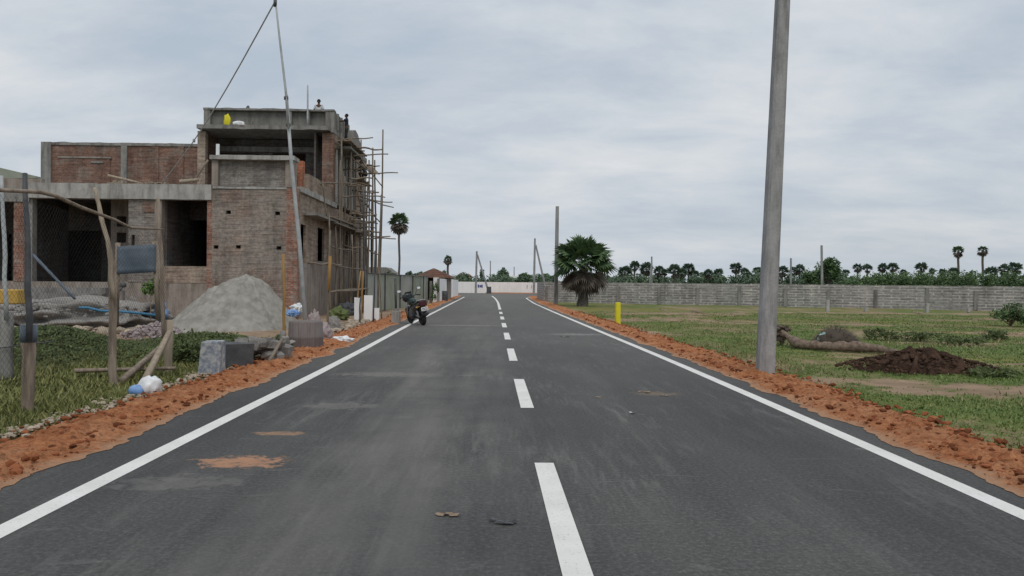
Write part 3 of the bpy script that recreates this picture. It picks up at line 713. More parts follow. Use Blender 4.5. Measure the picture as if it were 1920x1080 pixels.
mb = MB(); mb.box(wx(80), wx(80) + .23, WB + .42, E, zt2, zw - .01); mb.box(wx(80), xl, E - .6, E - .35, zt2, zw - .01); mb.build('wing_wall', M['brick_up'], H)
# things lying on the terrace and roof
random.seed(21)
def bar(name, a, c, r, mat, label, cat, group=None, n=7, bend=.0):
    a, c = Vector(a), Vector(c); pts = []
    for i in range(6):
        t = i / 5; p = a.lerp(c, t) + Vector((rnd(-bend, bend), 0, rnd(-bend, bend))) * math.sin(math.pi * t); pts.append(p)
    mb = MB(); mb.tube(pts, [r * (1 - .25 * i / 5) for i in range(6)], n)
    o = mb.build(name, mat, origin=a); return tag(o, label, cat, group)
mb = MB()
for k in range(26):
    mb.obox((fx(rnd(200, 300)), F + rnd(.1, .9), zt + rnd(.02, .12)), (rnd(.2, .9), rnd(.08, .2), rnd(.05, .12)), (rnd(-.15, .15), rnd(-.2, .2), rnd(-.6, .6)))
tag(mb.build('debris_heap', M['wood'], origin=(fx(250), F + .5, zt)), 'heap of broken boards on the terrace edge above the dark porch', 'debris')
bar('wooden_board', P(202, 329, F + .3), P(262, 343, F + .5), .06, M['woodpale'], 'pale board sticking out of the debris on the terrace edge', 'board')
bar('wooden_board', P(336, 341, F + .6), P(372, 337, F + .9), .09, M['woodpale'], 'short thick board lying by the stair bay on the terrace', 'board')
bar('wooden_prop', P(390, 300, F + 2.2), P(362, 342, F + 1.9), .05, M['bamboo'], 'leaning prop in the dark corner left of the stair bay', 'prop')
def sack(name, px, py, Y, wd, ht, mat, label):
    p = P(px, py, Y); mb = MB(); mb.blob((p.x, p.y, p.z + ht * .5), (wd, wd * .6, ht * .55), 3, .35, 1.8, px); tag(mb.build(name, mat, origin=p), label, 'sack')
sack('cement_sack', 426, 237.5, B - .25, .17, .62, M['yellow'], 'upright yellow sack on the roof ledge against the grey parapet')
sack('cement_sack', 447, 236.5, B - .22, .28, .26, M['plastic_w'], 'white and grey crumpled sack lying on the roof ledge')
sack('cement_sack', 455, 238, B - .28, .3, .12, M['pink'], 'flat pinkish sack beside the white one on the roof ledge')
bar('steel_prop', P(577, 236, B - .2), P(577, 160, B - .1), .05, M['steel'], 'upright pipe rising above the roof parapet', 'pipe')
bar('wooden_stick', P(470, 237, B - .3), P(473, 225, B - .1), .035, M['bamboo'], 'short stick leaning on the parapet right of the sacks', 'stick')
bar('wooden_stick', P(559, 239, B - .3), P(556, 229, B - .1), .035, M['bamboo'], 'short stick leaning on the parapet right of the tall leaning pole', 'stick')
mb = MB(); p = P(465, 203, B + .4); mb.blob((p.x, p.y, p.z - .2), (.12, .12, .35), 2, .2); tag(mb.build('bucket_top', M['darkmetal'], origin=p), 'small dark tool end showing over the roof parapet', 'tool')
# neighbour shed with a sloping roof at far left
nb = thing('neighbour_shed', 'grey shed with sloping dark roof behind the left end of the house', 'shed', (X_(20, 56), 56, 0))
mb = MB(); mb.box(X_(-60, 56), X_(74, 56), 55.5, 60, 0, Z_(40, 336, 56)); mb.build('wall', M['plaster'], nb)
mb = MB(); mb.prism([(X_(-70, 56), Z_(-70, 336, 56)), (X_(-60, 56), Z_(-60, 309, 56)), (X_(10, 56), Z_(10, 317, 56)), (X_(78, 56), Z_(78, 333, 56)), (X_(78, 56), Z_(78, 337, 56))], 55.2, 60.3, 'y'); mb.build('roof', M['fencesheet'], nb)

# ------------------------------------------------------------------ scaffold on the side of the house
sc = thing('bamboo_scaffold', 'bamboo scaffold lashed to the right side of the unfinished house', 'scaffold', (-7.4, 42, 0))
random.seed(5)
def bam(name, a, c, r=.045, bend=.04, mat='bamboo'):
    a, c = Vector(a), Vector(c); k = 7; pts = []
    ph = rnd(0, 6)
    for i in range(k + 1):
        t = i / k; p = a.lerp(c, t); q = math.sin(math.pi * t)
        pts.append(p + Vector((bend * math.sin(3 * t + ph) * q, bend * math.cos(4 * t + ph) * q, bend * .7 * math.sin(5 * t + ph) * q)))
    mb = MB(); mb.tube(pts, [r * (1.1 - .35 * i / k) for i in range(k + 1)], 7); return mb.build(name, M[mat], sc)
def gpt(px, Y): return Vector((X_(px, Y), Y, -.05))
for px, Y, top, tx, mt in ((620, 36.2, 402, 617, 'bamboo'), (642, 39.8, 250, 640, 'bamboo'), (656, 41.5, 258, 658, 'bamboo'), (664, 43.0, 272, 662, 'bamboo'),
                       (676, 45, 262, 677, 'bamboo'), (683, 40.5, 355, 681, 'darkmetal'), (697, 43, 277, 699, 'bamboo'), (699, 43.4, 362, 698, 'darkmetal'), (711, 45, 243, 718, 'bamboo'), (709, 42, 365, 715, 'bamboo'), (690, 47, 300, 692, 'bamboo')):
    bam('bamboo_pole', gpt(px, Y), P(tx, top, Y), .055 if mt == 'bamboo' else .07, .05, mt)
for a, c in (((640, 262, 41), (699, 258, 43)), ((652, 290, 43), (728, 289, 43)), ((688, 310, 44), (712, 311, 43)), ((675, 325, 44), (746, 324, 43.5)),
             ((676, 364, 42), (722, 370, 43)), ((676, 377, 43), (736, 379, 43)), ((676, 370, 44), (738, 389, 43.5)), ((556, 403, 34.2), (676, 408, 43)),
             ((672, 427, 43), (706, 427, 42)), ((668, 436, 43), (714, 436, 43)), ((672, 443, 43), (732, 443, 43.3)), ((676, 447, 42), (742, 448, 43)), ((575, 492, 34.8), (690, 506, 41)),
             ((618, 461, 36.5), (672, 473, 42)), ((640, 344, 41), (676, 346, 43)), ((622, 548, 36.4), (690, 539, 41)), ((560, 345, 34.5), (672, 344, 43)), ((676, 372, 41), (714, 418, 43)), ((676, 462, 42), (712, 478, 43)), ((668, 345, 41.5), (690, 480, 43))):
    bam('bamboo_ledger', P(*a), P(*c), .04, .07)
bam('bamboo_brace', P(655, 290, 42), P(718, 351, 44), .04, .12); bam('bamboo_brace', P(605, 345, 36), P(613, 410, 36.3), .035, .02)
random.seed(55)
for k in range(24):
    x0, y = rnd(632, 684), rnd(275, 470); Yk_ = rnd(40.5, 44)
    bam('bamboo_ledger', P(x0, y, Yk_), P(x0 + rnd(22, 52), y + rnd(-3, 5), Yk_ + rnd(-.6, .6)), .048, .10)
for px, Y, top in ((630, 37.6, 420), (637, 38.6, 300), (648, 41, 330), (669, 43.6, 285), (688, 44.2, 340), (693, 41.5, 420), (704, 44, 300), (659, 40, 440)):
    bam('bamboo_pole', gpt(px, Y), P(px + rnd(-2, 3), top, Y), .055, .08)
def board(a, c, wdt, th, mat):
    a, c = Vector(a), Vector(c); d = c - a; mid = (a + c) / 2; L_ = d.length
    mb = MB(); mb.obox(mid, (wdt, L_, th), (math.asin(d.z / L_), 0, math.atan2(-d.x, d.y)), jit=.01); return mb.build('plank', M[mat], sc)
PLZ = Z_(648, 269, 41.5)
for k in range(4): board((-8.4 + k * .19, 40.4, PLZ - .05 + .01 * k), (-8.38 + k * .19, 45.2, PLZ - .07), .17, .045, 'wood')
for k in range(3): board((-8.3 + k * .2, 44.6, PLZ - 1.5), (-8.3 + k * .2, 47.6, PLZ - 1.52), .18, .045, 'wood')
for k in range(3): board((-8.35 + k * .2, 36.4, Z_(630, 410, 38) - .02), (-8.3 + k * .2, 43.5, Z_(630, 410, 38) - .05 + .02 * k), .18, .05, 'wood')
for k in range(3): board((-8.3 + k * .2, 37.4, Z_(640, 425, 40)), (-8.2 + k * .2, 44.5, Z_(640, 428, 40) + .02 * k), .18, .05, 'bamboo')
board(P(688, 308, 44.2), P(705, 326, 43.6), .5, .05, 'wood'); board(P(660, 270, 44), P(688, 316, 44.2), .35, .05, 'wood')

# ------------------------------------------------------------------ poles
def rect_pole(name, base, top, w0, d0, w1, d1, mat, label, extra=None, parent=None, cat='pole'):
    base, top = Vector(base), Vector(top); vs = []
    for p, w_, d_ in ((base, w0, d0), (top, w1, d1)):
        ch = w_ * .16
        for x, y in ((-w_ / 2 + ch, -d_ / 2), (w_ / 2 - ch, -d_ / 2), (w_ / 2, -d_ / 2 + ch), (w_ / 2, d_ / 2 - ch), (w_ / 2 - ch, d_ / 2), (-w_ / 2 + ch, d_ / 2), (-w_ / 2, d_ / 2 - ch), (-w_ / 2, -d_ / 2 + ch)):
            vs.append(p + Vector((x, y, 0)))
    mb = MB(); mb.add(vs, [(7, 6, 5, 4, 3, 2, 1, 0), tuple(range(8, 16))] + [(i, (i + 1) % 8, 8 + (i + 1) % 8, 8 + i) for i in range(8)])
    if parent is not None: return mb.build(name, M[mat], parent)
    o = mb.build(name, M[mat], origin=base); return tag(o, label, cat)
g = G(1433, 704); t = P(1467, 0, g.y); t = t + (t - g) * .2
rect_pole('concrete_pole', g - Vector((0, 0, .3)), t, .285, .30, .20, .24, 'polec', 'thick grey concrete pole leaning right in the red soil, nearest on the right')
g = G(1042, 572); t = P(1045, 387, g.y)
rect_pole('concrete_pole', g - Vector((0, 0, .2)), t, .30, .30, .24, .24, 'polefar', 'tall grey pole just left of the shaggy palm at the grey wall')
def stay_pole(pb, pt, sb, st_, label, block):
    g = Vector(pb); root = thing('stayed_pole', label, 'pole', g)
    rect_pole('pole', g - Vector((0, 0, .2)), pt, .34, .34, .26, .26, 'polefar', None, parent=root)
    rect_pole('stay_strut', sb, st_, .30, .30, .24, .24, 'polefar', None, parent=root)
    if block:
        mb = MB(); q = Vector(sb); mb.obox(q + Vector((0, -.25, .4)), (.75, .5, 1.05), taper=.9); mb.build('footing', M['darkmetal'], root)
Yp = 112; gb = P(1001, 550, Yp); gb.z = 0
stay_pole(gb, P(1003, 447, Yp), Vector((X_(1026, Yp), Yp, 0)), P(1004.5, 459, Yp), 'grey pole with sloping strut in front of the white wall right of the road end', False)
Yp = 117; gb = P(892, 550, Yp); gb.z = 0
stay_pole(gb, P(894, 471, Yp), Vector((X_(917, Yp), Yp, .1)), P(895, 477, Yp), 'grey strutted pole with dark footing at the far road end, left of centre', True)
for px, py, pt, Y, lb in ((919.5, 532, 489, 170, 'thin far pole behind the white wall right of the strutted pole'), (964, 532, 500, 210, 'small far pole behind the middle of the white wall'),
                          (1483, 545, 484, 110, 'thin pole behind the grey wall just right of the near concrete pole'), (1542, 545, 460, 90, 'pale pole in front of the broad green tree behind the grey wall')):
    g = P(px, py, Y); g.z = 0; rect_pole('concrete_pole', g, P(px - (1.5 if px == 1542 else 0), pt, Y), .26, .26, .22, .22, 'polefar', lb)
Yp = 95; rt = P(1218, 540, Yp); rt.z = 0
root = thing('double_pole', 'pair of thin pale poles meeting at the top behind the grey wall', 'pole', rt)
rect_pole('pole', (X_(1222, Yp), Yp, 0), P(1222, 481, Yp), .2, .2, .17, .17, 'polefar', None, parent=root)
rect_pole('pole', (X_(1216.5, Yp), Yp, 0), P(1221, 496, Yp - .3), .17, .17, .15, .15, 'polefar', None, parent=root)

# tall leaning steel pole on the left with its stay wire
g = G(577, 642); Yp = g.y
root = thing('leaning_pole', 'tall thin spliced steel pole leaning left in front of the unfinished house', 'pole', g)
mb = MB(); mb.tube([g - Vector((0, 0, .3)), P(561, 450, Yp), P(546, 300, Yp), P(537, 178, Yp)], [.056, .052, .046, .040], 10); mb.build('lower_pipe', M['steel'], root)
mb = MB(); mb.tube([P(541, 240, Yp - .09), P(536, 172, Yp - .06), P(524, 70, Yp), P(514, -22, Yp)], [.034, .032, .027, .022], 8); mb.build('upper_pipe', M['steel'], root)
mb = MB()
for py in (184, 234): p = P(541 - (240 - py) * .08, py, Yp - .04); mb.lathe(p, [(.058, -.04), (.058, .04)], 10)
mb.lathe(P(516, 5, Yp), [(.045, -.1), (.045, .1)], 8); mb.build('clamp', M['darkmetal'], root)
pa, pb = P(515, 4, Yp), P(303, 344, F + .5); pts = [pa.lerp(pb, i / 10) - Vector((0, 0, .35 * math.sin(math.pi * i / 10))) for i in range(11)]
mb = MB(); mb.tube(pts, .019, 6); mb.lathe(pts[6], [(.05, -.06), (.05, .06)], 8); mb.build('stay_wire', M['steel'], root)

# ------------------------------------------------------------------ boundary walls
gw = thing('grey_block_wall', 'long unplastered grey block boundary wall across the field on the right', 'wall', (20, 60, 0))
M['block'] = brickmat('grey_block', (.26, .25, .24), (.35, .335, .32), (.47, .455, .435), (.335, .325, .31), .2, bw=.62, bh=.205, ms=.032, seed=4, pscale=.35)
wa = Vector((X_(1021, 68), 68, 0)); wb = Vector((X_(1920, 54.5), 54.5, 0)); wd_ = (wb - wa).normalized(); wn = Vector((wd_.y, -wd_.x, 0))
if wn.y > 0: wn = -wn
Lw = (wb - wa).length + 30; ang = math.atan2(wd_.y, wd_.x)
hw = 1.74
random.seed(2)
mb = MB()
for i in range(int(Lw / .62)):
    s0 = i * .62; q = wa + wd_ * (s0 + .31); mb.obox((q.x, q.y, (hw + rnd(-.015, .02)) / 2 - .1), (.6195, .2, hw + .2 + rnd(-.02, .03)), (0, 0, ang))
ow_ = mb.build('block_courses', M['block'], gw)
mb = MB(); q = wa + Vector((0, 5.2, 0)); mb.box(wa.x - .1, wa.x + .1, wa.y + .12, wa.y + 11, -.1, hw); mb.build('return_wall', M['block'], gw)
s0 = .2; k = 0
while s0 < Lw:
    q = wa + wd_ * s0 + wn * .06; mb = MB(); mb.obox((q.x, q.y, hw * .40), (.24, .26, hw * (1.0 if k % 4 == 1 else .82)), (0, 0, ang)); mb.build('pillar', M['conc2'], gw); s0 += 3.15 + .15 * (k % 3); k += 1
ww = thing('white_far_wall', 'long low white wall closing the far end of the road', 'wall', (-3, 124, 0))
mb = MB(); mb.box(-15, X_(1024, 124) + .6, 124, 124.25, -.1, Z_(940, 529, 124)); mb.build('wall_face', M['white'], ww)
def panel(par_, name, px0, px1, py0, py1, Y, mat):
    mb = MB(); mb.box(X_(px0, Y), X_(px1, Y), Y - .06, Y - .003, Z_(px0, py1, Y), Z_(px0, py0, Y)); return mb.build(name, mat, par_)
panel(ww, 'sign_panel', 1007.5, 1019, 538, 546, 124, M['blue_paint'])
for (a, c, d, e) in ((896, 898.5, 533.5, 539), (899.5, 902, 534.5, 538.5), (902.5, 905, 533.5, 539)): panel(ww, 'painted_mark', a, c, d, e, 124, M['blue_paint'])
for px in (988, 996.5):
    panel(ww, 'painted_mark', px, px + 1.0, 534, 541, 124, M['polefar'])
for px in range(866, 1018, 9):
    panel(ww, 'wall_pilaster', px, px + .9, 530.5, 549, 124.03, M['white'])
wl = thing('white_side_wall', 'white plastered wall running beside the left verge past the tiled hut', 'wall', (-4.8, 75, 0))
mb = MB(); mb.box(-5.0, -4.78, 61, 92, -.1, 1.92); mb.build('wall_face', M['white'], wl)
mb = MB(); mb.box(-5.1, -4.70, 60.7, 60.997, -.1, 1.98); mb.build('end_pillar', M['white'], wl)
for y in (70, 80):
    mb = MB(); mb.box(-4.777, -4.70, y, y + .3, -.1, 1.9); mb.build('pilaster', M['white'], wl)
mb = MB(); mb.lathe((X_(834, 66), 66, 0), [(.26, 0), (.28, .05), (.27, .3), (.28, .32), (.27, .6), (.28, .85), (.26, .88)], 16); tag(mb.build('oil_drum', M['darkmetal'], origin=(X_(834, 66), 66, 0)), 'dark upright drum standing against the white side wall', 'drum')

# grey green net fence and gate on the left beyond the house
fn = thing('net_fence', 'grey green sheet fence on dark posts between the house and the tiled hut', 'fence', (-6, 48, 0))
fa, fb = Vector((-6.75, 39.5, 0)), Vector((-5.35, 58.5, 0))
n_p = 9
for i in range(n_p):
    a, c = fa.lerp(fb, i / n_p), fa.lerp(fb, (i + 1) / n_p)
    mb = MB(); d = c - a; mid = (a + c) / 2; mb.obox((mid.x, mid.y, 1.0 + rnd(-.04, .04)), (.05, d.length - .004, 2.0), (0, 0, math.atan2(-d.x, d.y))); mb.build('sheet_panel', M['fencesheet'], fn)
for i in range(n_p + 1):
    q = fa.lerp(fb, i / n_p) + Vector((.06, -.05, 0)); mb = MB(); mb.box(q.x - .035, q.x + .035, q.y - .035, q.y + .035, 0, 2.05 + rnd(-.05, .15)); (mb.build('post', M['darkmetal'], fn) if i % 2 == 0 else None)
mb = MB(); mb.tube([fa + Vector((.08, 0, 2.03)), fb + Vector((.08, 0, 2.03))], .03, 6); mb.build('top_rail', M['darkmetal'], fn)
hut = thing('tiled_hut', 'small hut with brown tiled hipped roof behind the fence and white wall', 'hut', (X_(812, 72), 72, 0))
xh0, xh1 = X_(782, 72), X_(848, 72); zh = Z_(812, 520, 72)
mb = MB(); mb.wall('x', 70.5, 70.7, xh0 + .3, xh1 - .3, 0, zh, [(X_(801, 70.5), X_(822, 70.5), 0, 2.0)]); mb.box(xh0 + .3, xh0 + .5, 70.7, 75, 0, zh); mb.box(xh1 - .5, xh1 - .3, 70.7, 75, 0, zh); mb.box(xh0 + .3, xh1 - .3, 75, 75.2, 0, zh); mb.build('wall', M['plaster'], hut)
mb = MB(); xm = X_(813, 72); zr = Z_(813, 503, 72)
mb.add([(xh0 - .2, 69.8, zh), (xh1 + .25, 69.8, zh - .05), (xh1 + .25, 75.8, zh - .05), (xh0 - .2, 75.8, zh), (xm, 71.6, zr), (xm, 74, zr), ], [(0, 1, 4), (1, 2, 5, 4), (2, 3, 5), (3, 0, 4, 5), (3, 2, 1, 0)]); mb.build('roof', M['roof_tile'], hut)
# stub posts by the gateway
for px, Y, hh, lb in ((808, 58.6, 1.7, 'left weathered gate post by the hut'), (822, 60.2, 1.9, 'right weathered gate post touching the white wall end')):
    x = X_(px, Y); mb = MB(); mb.obox((x, Y, hh / 2), (.2, .2, hh), taper=.9); tag(mb.build('gate_post', M['conc2'], origin=(x, Y, 0)), lb, 'post')
# plinth block with thin post
g = G(741, 606); root = thing('footed_post', 'thin dark iron post set in a whitewashed square block by the motorbike', 'post', g)
mb = MB(); mb.obox(g + Vector((0, .2, .22)), (.34, .34, .5), taper=.95); mb.build('footing', M['conc'], root, bevel=.02)
mb = MB(); mb.obox(g + Vector((0, .2, .52)), (.2, .2, .1)); mb.build('collar', M['conc2'], root)
mb = MB(); mb.tube([g + Vector((0, .2, .5)), P(741, 522, g.y + .2)], .045, 8); mb.build('post', M['darkmetal'], root)
# ------------------------------------------------------------------ wire fence in front of the plot
wf = thing('chain_link_fence', 'sagging chain link fence on rough wooden posts beside the left verge', 'fence', (-5.8, 11.5, 0))
random.seed(31)
def post(pts, rs, mat='wood', n=9, name='post'):
    mb = MB(); q = []; r2 = []
    for i in range(len(pts) - 1):
        a, c = Vector(pts[i]), Vector(pts[i + 1])
        for k in range(4):
            t = k / 4; q.append(a.lerp(c, t) + Vector((rnd(-.012, .012), rnd(-.012, .012), 0))); r2.append((rs[i] + (rs[i + 1] - rs[i]) * t) * rnd(.93, 1.07))
    q.append(Vector(pts[-1])); r2.append(rs[-1]); mb.tube(q, r2, n); return mb.build(name, M[mat], wf)
A = G(52, 768); Y1 = A.y
post([A - Vector((0, 0, .2)), P(53, 700, Y1), P(54, 622, Y1)], [.068, .078, .082])
post([P(56, 640, Y1 - .12), P(50, 450, Y1 - .1), P(47, 325, Y1)], [.036, .034, .028], 'darkmetal')
mb = MB(); mb.lathe(P(54, 612, Y1) - Vector((0, 0, .1)), [(.092, -.09), (.096, 0), (.088, .12)], 12); mb.build('tie_cloth', M['blue_sheet'], wf)
Bp = G(212, 718); Y2 = Bp.y
post([Bp - Vector((0, 0, .2)), P(211, 640, Y2), P(212, 545, Y2), P(209, 490, Y2)], [.062, .058, .056, .048])
post([P(213, 560, Y2 - .1), P(205, 470, Y2 - .09), P(188, 390, Y2 - .06), P(177, 352, Y2)], [.034, .036, .033, .026], 'woodpale')
Cp = G(315, 696); Y3 = Cp.y
post([Cp - Vector((0, 0, .2)), P(317, 600, Y3)], [.07, .065], 'woodpale')
post([P(308, 640, Y3 - .1), P(303, 500, Y3 - .08), P(296, 372, Y3)], [.036, .036, .03])
D0 = G(12, 710); Y0 = D0.y
post([D0 - Vector((0, 0, .2)), P(13, 585, Y0)], [.10, .095], 'conc2')
post([P(13, 600, Y0 - .12), P(8, 440, Y0 - .1), P(2, 330, Y0)], [.035, .03, .03], 'steel')
Z0 = G(-130, 830)
post([Z0 - Vector((0, 0, .2)), Z0 + Vector((0, 0, 2.6))], [.09, .06])
mb = MB(); mb.tube([P(-140, 352, 8.2), P(-10, 356, 9.0), P(75, 360, Y1 - .1), P(104, 367, Y1 + .3), P(150, 388, Y1 + .9), P(215, 412, Y2 - .1), P(245, 427, Y2 + .5), P(272, 428, Y3 - .6), P(305, 430, Y3 - .1)],
                   [.022, .023, .025, .027, .026, .024, .022, .02, .016], 8); mb.build('branch_rail', M['wood'], wf)
def netting(a, c, z0a, z1a, z0c, z1c, sp_=.085, r=.0013):
    a, c = Vector(a), Vector(c); L_ = (c - a).length; Hh = max(z1a - z0a, z1c - z0c); mb = MB()
    def pt(s_, h):
        t = s_ / L_; p = a.lerp(c, t); z0 = z0a + (z0c - z0a) * t; z1 = z1a + (z1c - z1a) * t
        b_ = .04 * math.sin(3.1 * t * math.pi)
        return Vector((p.x + b_, p.y, z0 + (z1 - z0) * h / Hh))
    k = -int(Hh / sp_)
    while k * sp_ < L_:
        for sg in (1, -1):
            s0, h0, s1, h1 = k * sp_, 0, k * sp_ + Hh, Hh
            if s0 < 0: h0 = -s0; s0 = 0
            if s1 > L_: h1 = Hh - (s1 - L_); s1 = L_
            if s1 <= s0: continue
            if sg < 0: h0, h1 = Hh - h0, Hh - h1
            q = [pt(s0 + (s1 - s0) * i / 4, h0 + (h1 - h0) * i / 4) for i in range(5)]
            mb.tube(q, r, 3, cap=False)
        k += 1
    return mb.build('wire_mesh', M['darkwire'], wf)
netting((Z0.x, Z0.y, 0), (A.x, A.y, 0), .2, 2.5, .35, 2.55)
netting((A.x, A.y, 0), (Bp.x, Bp.y, 0), .35, 2.55, .45, 2.45)
netting((Bp.x, Bp.y, 0), (Cp.x, Cp.y, 0), .45, 2.45, .5, 2.35)
bar('plank', G(272, 714), P(318, 622, Y3 - .25), .065, M['woodpale'], 'pale plank propped up against the third wooden fence post', 'plank', n=4)
bar('plank', G(226, 716), P(300, 652, Y3 - .1), .06, M['wood'], 'dark plank leaning low behind the pale propped plank', 'plank', n=4)
bar('timber', G(140, 695, .12), G(330, 690, .12), .04, M['wood'], 'long dark timber lying in the grass behind the fence', 'timber', n=5)
bar('rusty_rod', P(100, 640, 12.5), P(-20, 655, 12.2), .012, M['darkmetal'], 'thin rusty rod sticking across at the far left fence posts', 'rod')

# blue sheet, pipes, pump, plant and other things in the plot
Yb = 15.6
mb = MB(); vs = []
for i in range(13):
    for j in range(7):
        px = 219 + 73 * i / 12; py = 462 + (52 * j / 6) - 4 * i / 12
        p = P(px, py, Yb + .02 * math.sin(i * 1.1) + .01 * math.sin(j * 1.7)); vs.append(p)
mb.add(vs, [(i * 7 + j, i * 7 + j + 1, (i + 1) * 7 + j + 1, (i + 1) * 7 + j) for i in range(12) for j in range(6)], 0, True)
bl = thing('blue_board', 'slate blue metal sheet fixed between two sticks in front of the house', 'sheet', G(256, 600))
o = mb.build('sheet', M['blue_sheet'], bl); md = o.modifiers.new('t', 'SOLIDIFY'); md.thickness = .02
mb = MB(); mb.tube([P(218, 610, Yb + .08), P(221, 455, Yb + .08)], .05, 7); mb.build('stick', M['wood'], bl)
mb = MB(); mb.tube([P(297, 600, Yb + .08), P(290, 452, Yb + .08)], .05, 7); mb.build('stick', M['wood'], bl)
bar('blue_pipe', P(62, 478, 17.5), P(140, 560, 17.0), .035, M['blue_sheet'], 'pale blue pipe leaning diagonally behind the first wooden post', 'pipe')
mb = MB(); mb.tube([P(148, 577, 17), P(165, 577, 17), P(190, 583, 17), P(225, 584, 16.8), P(268, 588, 16.6), P(300, 592, 16.6)], .028, 7); tag(mb.build('blue_hose', M['blue_pipe'], origin=P(200, 584, 17)), 'bright blue hose stretched across the plot at knee height', 'hose')
mb = MB(); g = G(232, 607); mb.tube([g, P(232, 545, g.y)], .04, 8); mb.lathe(P(231, 535, g.y) , [(.05, -.08), (.11, -.04), (.11, .06), (.04, .1)], 10); mb.tube([P(231, 535, g.y), P(225, 545, g.y - .15)], .035, 6)
tag(mb.build('standpipe', M['darkmetal'], origin=g), 'dark iron standpipe with a valve head right of the second fence post', 'standpipe')
pump = thing('water_pump', 'dark blue pump on a low stand behind the third fence post', 'pump', G(290, 610)); g = G(290, 610)
mb = MB(); mb.lathe(g + Vector((0, 0, .42)), [(.05, -.32), (.17, -.28), (.19, 0), (.17, .2), (.08, .26)], 14, axis=0); mb.build('motor_body', M['blue_sheet'], pump)
mb = MB(); mb.lathe(g + Vector((.34, 0, .42)), [(.05, -.08), (.15, -.05), (.16, .08), (.06, .12)], 14, axis=0); mb.tube([g + Vector((.34, 0, .5)), g + Vector((.34, 0, .8))], .05, 8); mb.build('pump_head', M['plastic_b'], pump)
mb = MB(); mb.box(g.x - .4, g.x + .55, g.y - .2, g.y + .2, 0, .2); mb.build('stand', M['darkmetal'], pump)
mb = MB(); p0, p1 = P(0, 570, 12.8), P(33, 543, 12.8); mb.box(p0.x - .5, p1.x, 12.8, 13.1, p0.z, p1.z)
tag(mb.build('ochre_panel', M['yellowbox'], origin=(p0.x, 12.8, p0.z), bevel=.02), 'ochre yellow panel hung on the wire at the left edge', 'panel')
mb = MB(); p0 = G(100, 612)
mb.blob((p0.x, p0.y + 1.2, .1), (3.0, 2.0, .75), 5, .5, 3.5, 3, flat=-.3); tag(mb.build('rubble_heap', M['gravel'], origin=p0), 'wide low heap of grey gravel in front of the porch steps', 'heap')
p0 = G(168, 600); mb = MB(); mb.blob((p0.x, p0.y + 4.2, .1), (1.7, 1.2, 1.25), 5, .4, 3.4, 9, flat=-.3); tag(mb.build('rubble_heap', M['gravel'], origin=p0), 'steeper gravel mound topped with a metal pan before the dark porch', 'heap')
ring = [P(168 + 12 * math.cos(i * math.pi / 6), 547, p0.y + 4.2) + Vector((0, .26 * math.sin(i * math.pi / 6), 0)) for i in range(13)]
mb = MB(); mb.tube(ring, .035, 6, cap=False); mb.lathe(P(168, 550, p0.y + 4.2), [(.18, -.05), (.25, .02)], 12); tag(mb.build('mortar_pan', M['darkmetal'], origin=P(168, 550, p0.y + 4.2)), 'round black iron pan lying on top of the gravel mound', 'pan')
random.seed(64); mb = MB()
for (cx, cy, rx, ry, rz) in ((G(100, 612).x, G(100, 612).y + 1.2, 3.0, 2.0, .75), (G(168, 600).x, G(168, 600).y + 4.2, 1.7, 1.2, 1.25)):
    for k in range(1300):
        a = rnd(0, 6.28); q_ = random.random() ** .5; x, y = cx + math.cos(a) * q_ * rx * 1.1, cy + math.sin(a) * q_ * ry * 1.1; r = .02 + .07 * random.random() ** 3
        z = .1 + rz * math.sqrt(max(0, 1 - q_ * q_ / 1.21)) * (1 + .25 * noise.noise(Vector((x * 1.5, y * 1.5, 2))))
        mb.blob((x, y, max(0, z - .03)), (r * 1.4, r, r * .8), 1, .5, 1.4, k, 0, False)
tag(mb.build('loose_gravel', M['gravel'], origin=(G(100, 612).x, G(100, 612).y, 0)), 'loose gravel and stones strewn over the grey heaps before the porch', 'gravel', kind='stuff')
# broken bricks heap (pinkish) right of second post
random.seed(4); mb = MB(); g = G(275, 640)
for k in range(260):
    x, y = random.gauss(g.x, .55), random.gauss(g.y + .6, .5); d = math.hypot((x - g.x) / 1.1, (y - g.y - .6) / 1.0); r = rnd(.03, .085)
    mb.obox((x, y, max(.02, .42 * (1 - d)) + rnd(0, .05)), (r * 1.8, r, r), (rnd(-.6, .6), rnd(-.6, .6), rnd(0, 3)), jit=.008)
tag(mb.build('brick_rubble', M['pink'], origin=g), 'pinkish heap of broken brick chips behind the propped plank', 'rubble', kind='stuff')
mb = MB(); g = G(100, 622)
for k in range(90):
    x, y = g.x + rnd(-2.2, 2.4), g.y + rnd(-.6, 1.0); r = rnd(.05, .2)
    mb.blob((x, y, r * .3), (r * 1.4, r, r * .6), 1, .5, 1.4, k, 0, False)
tag(mb.build('rubble_stones', M['stone'], origin=g), 'pale lumps of stone along the foot of the gravel heap', 'stones', kind='stuff')
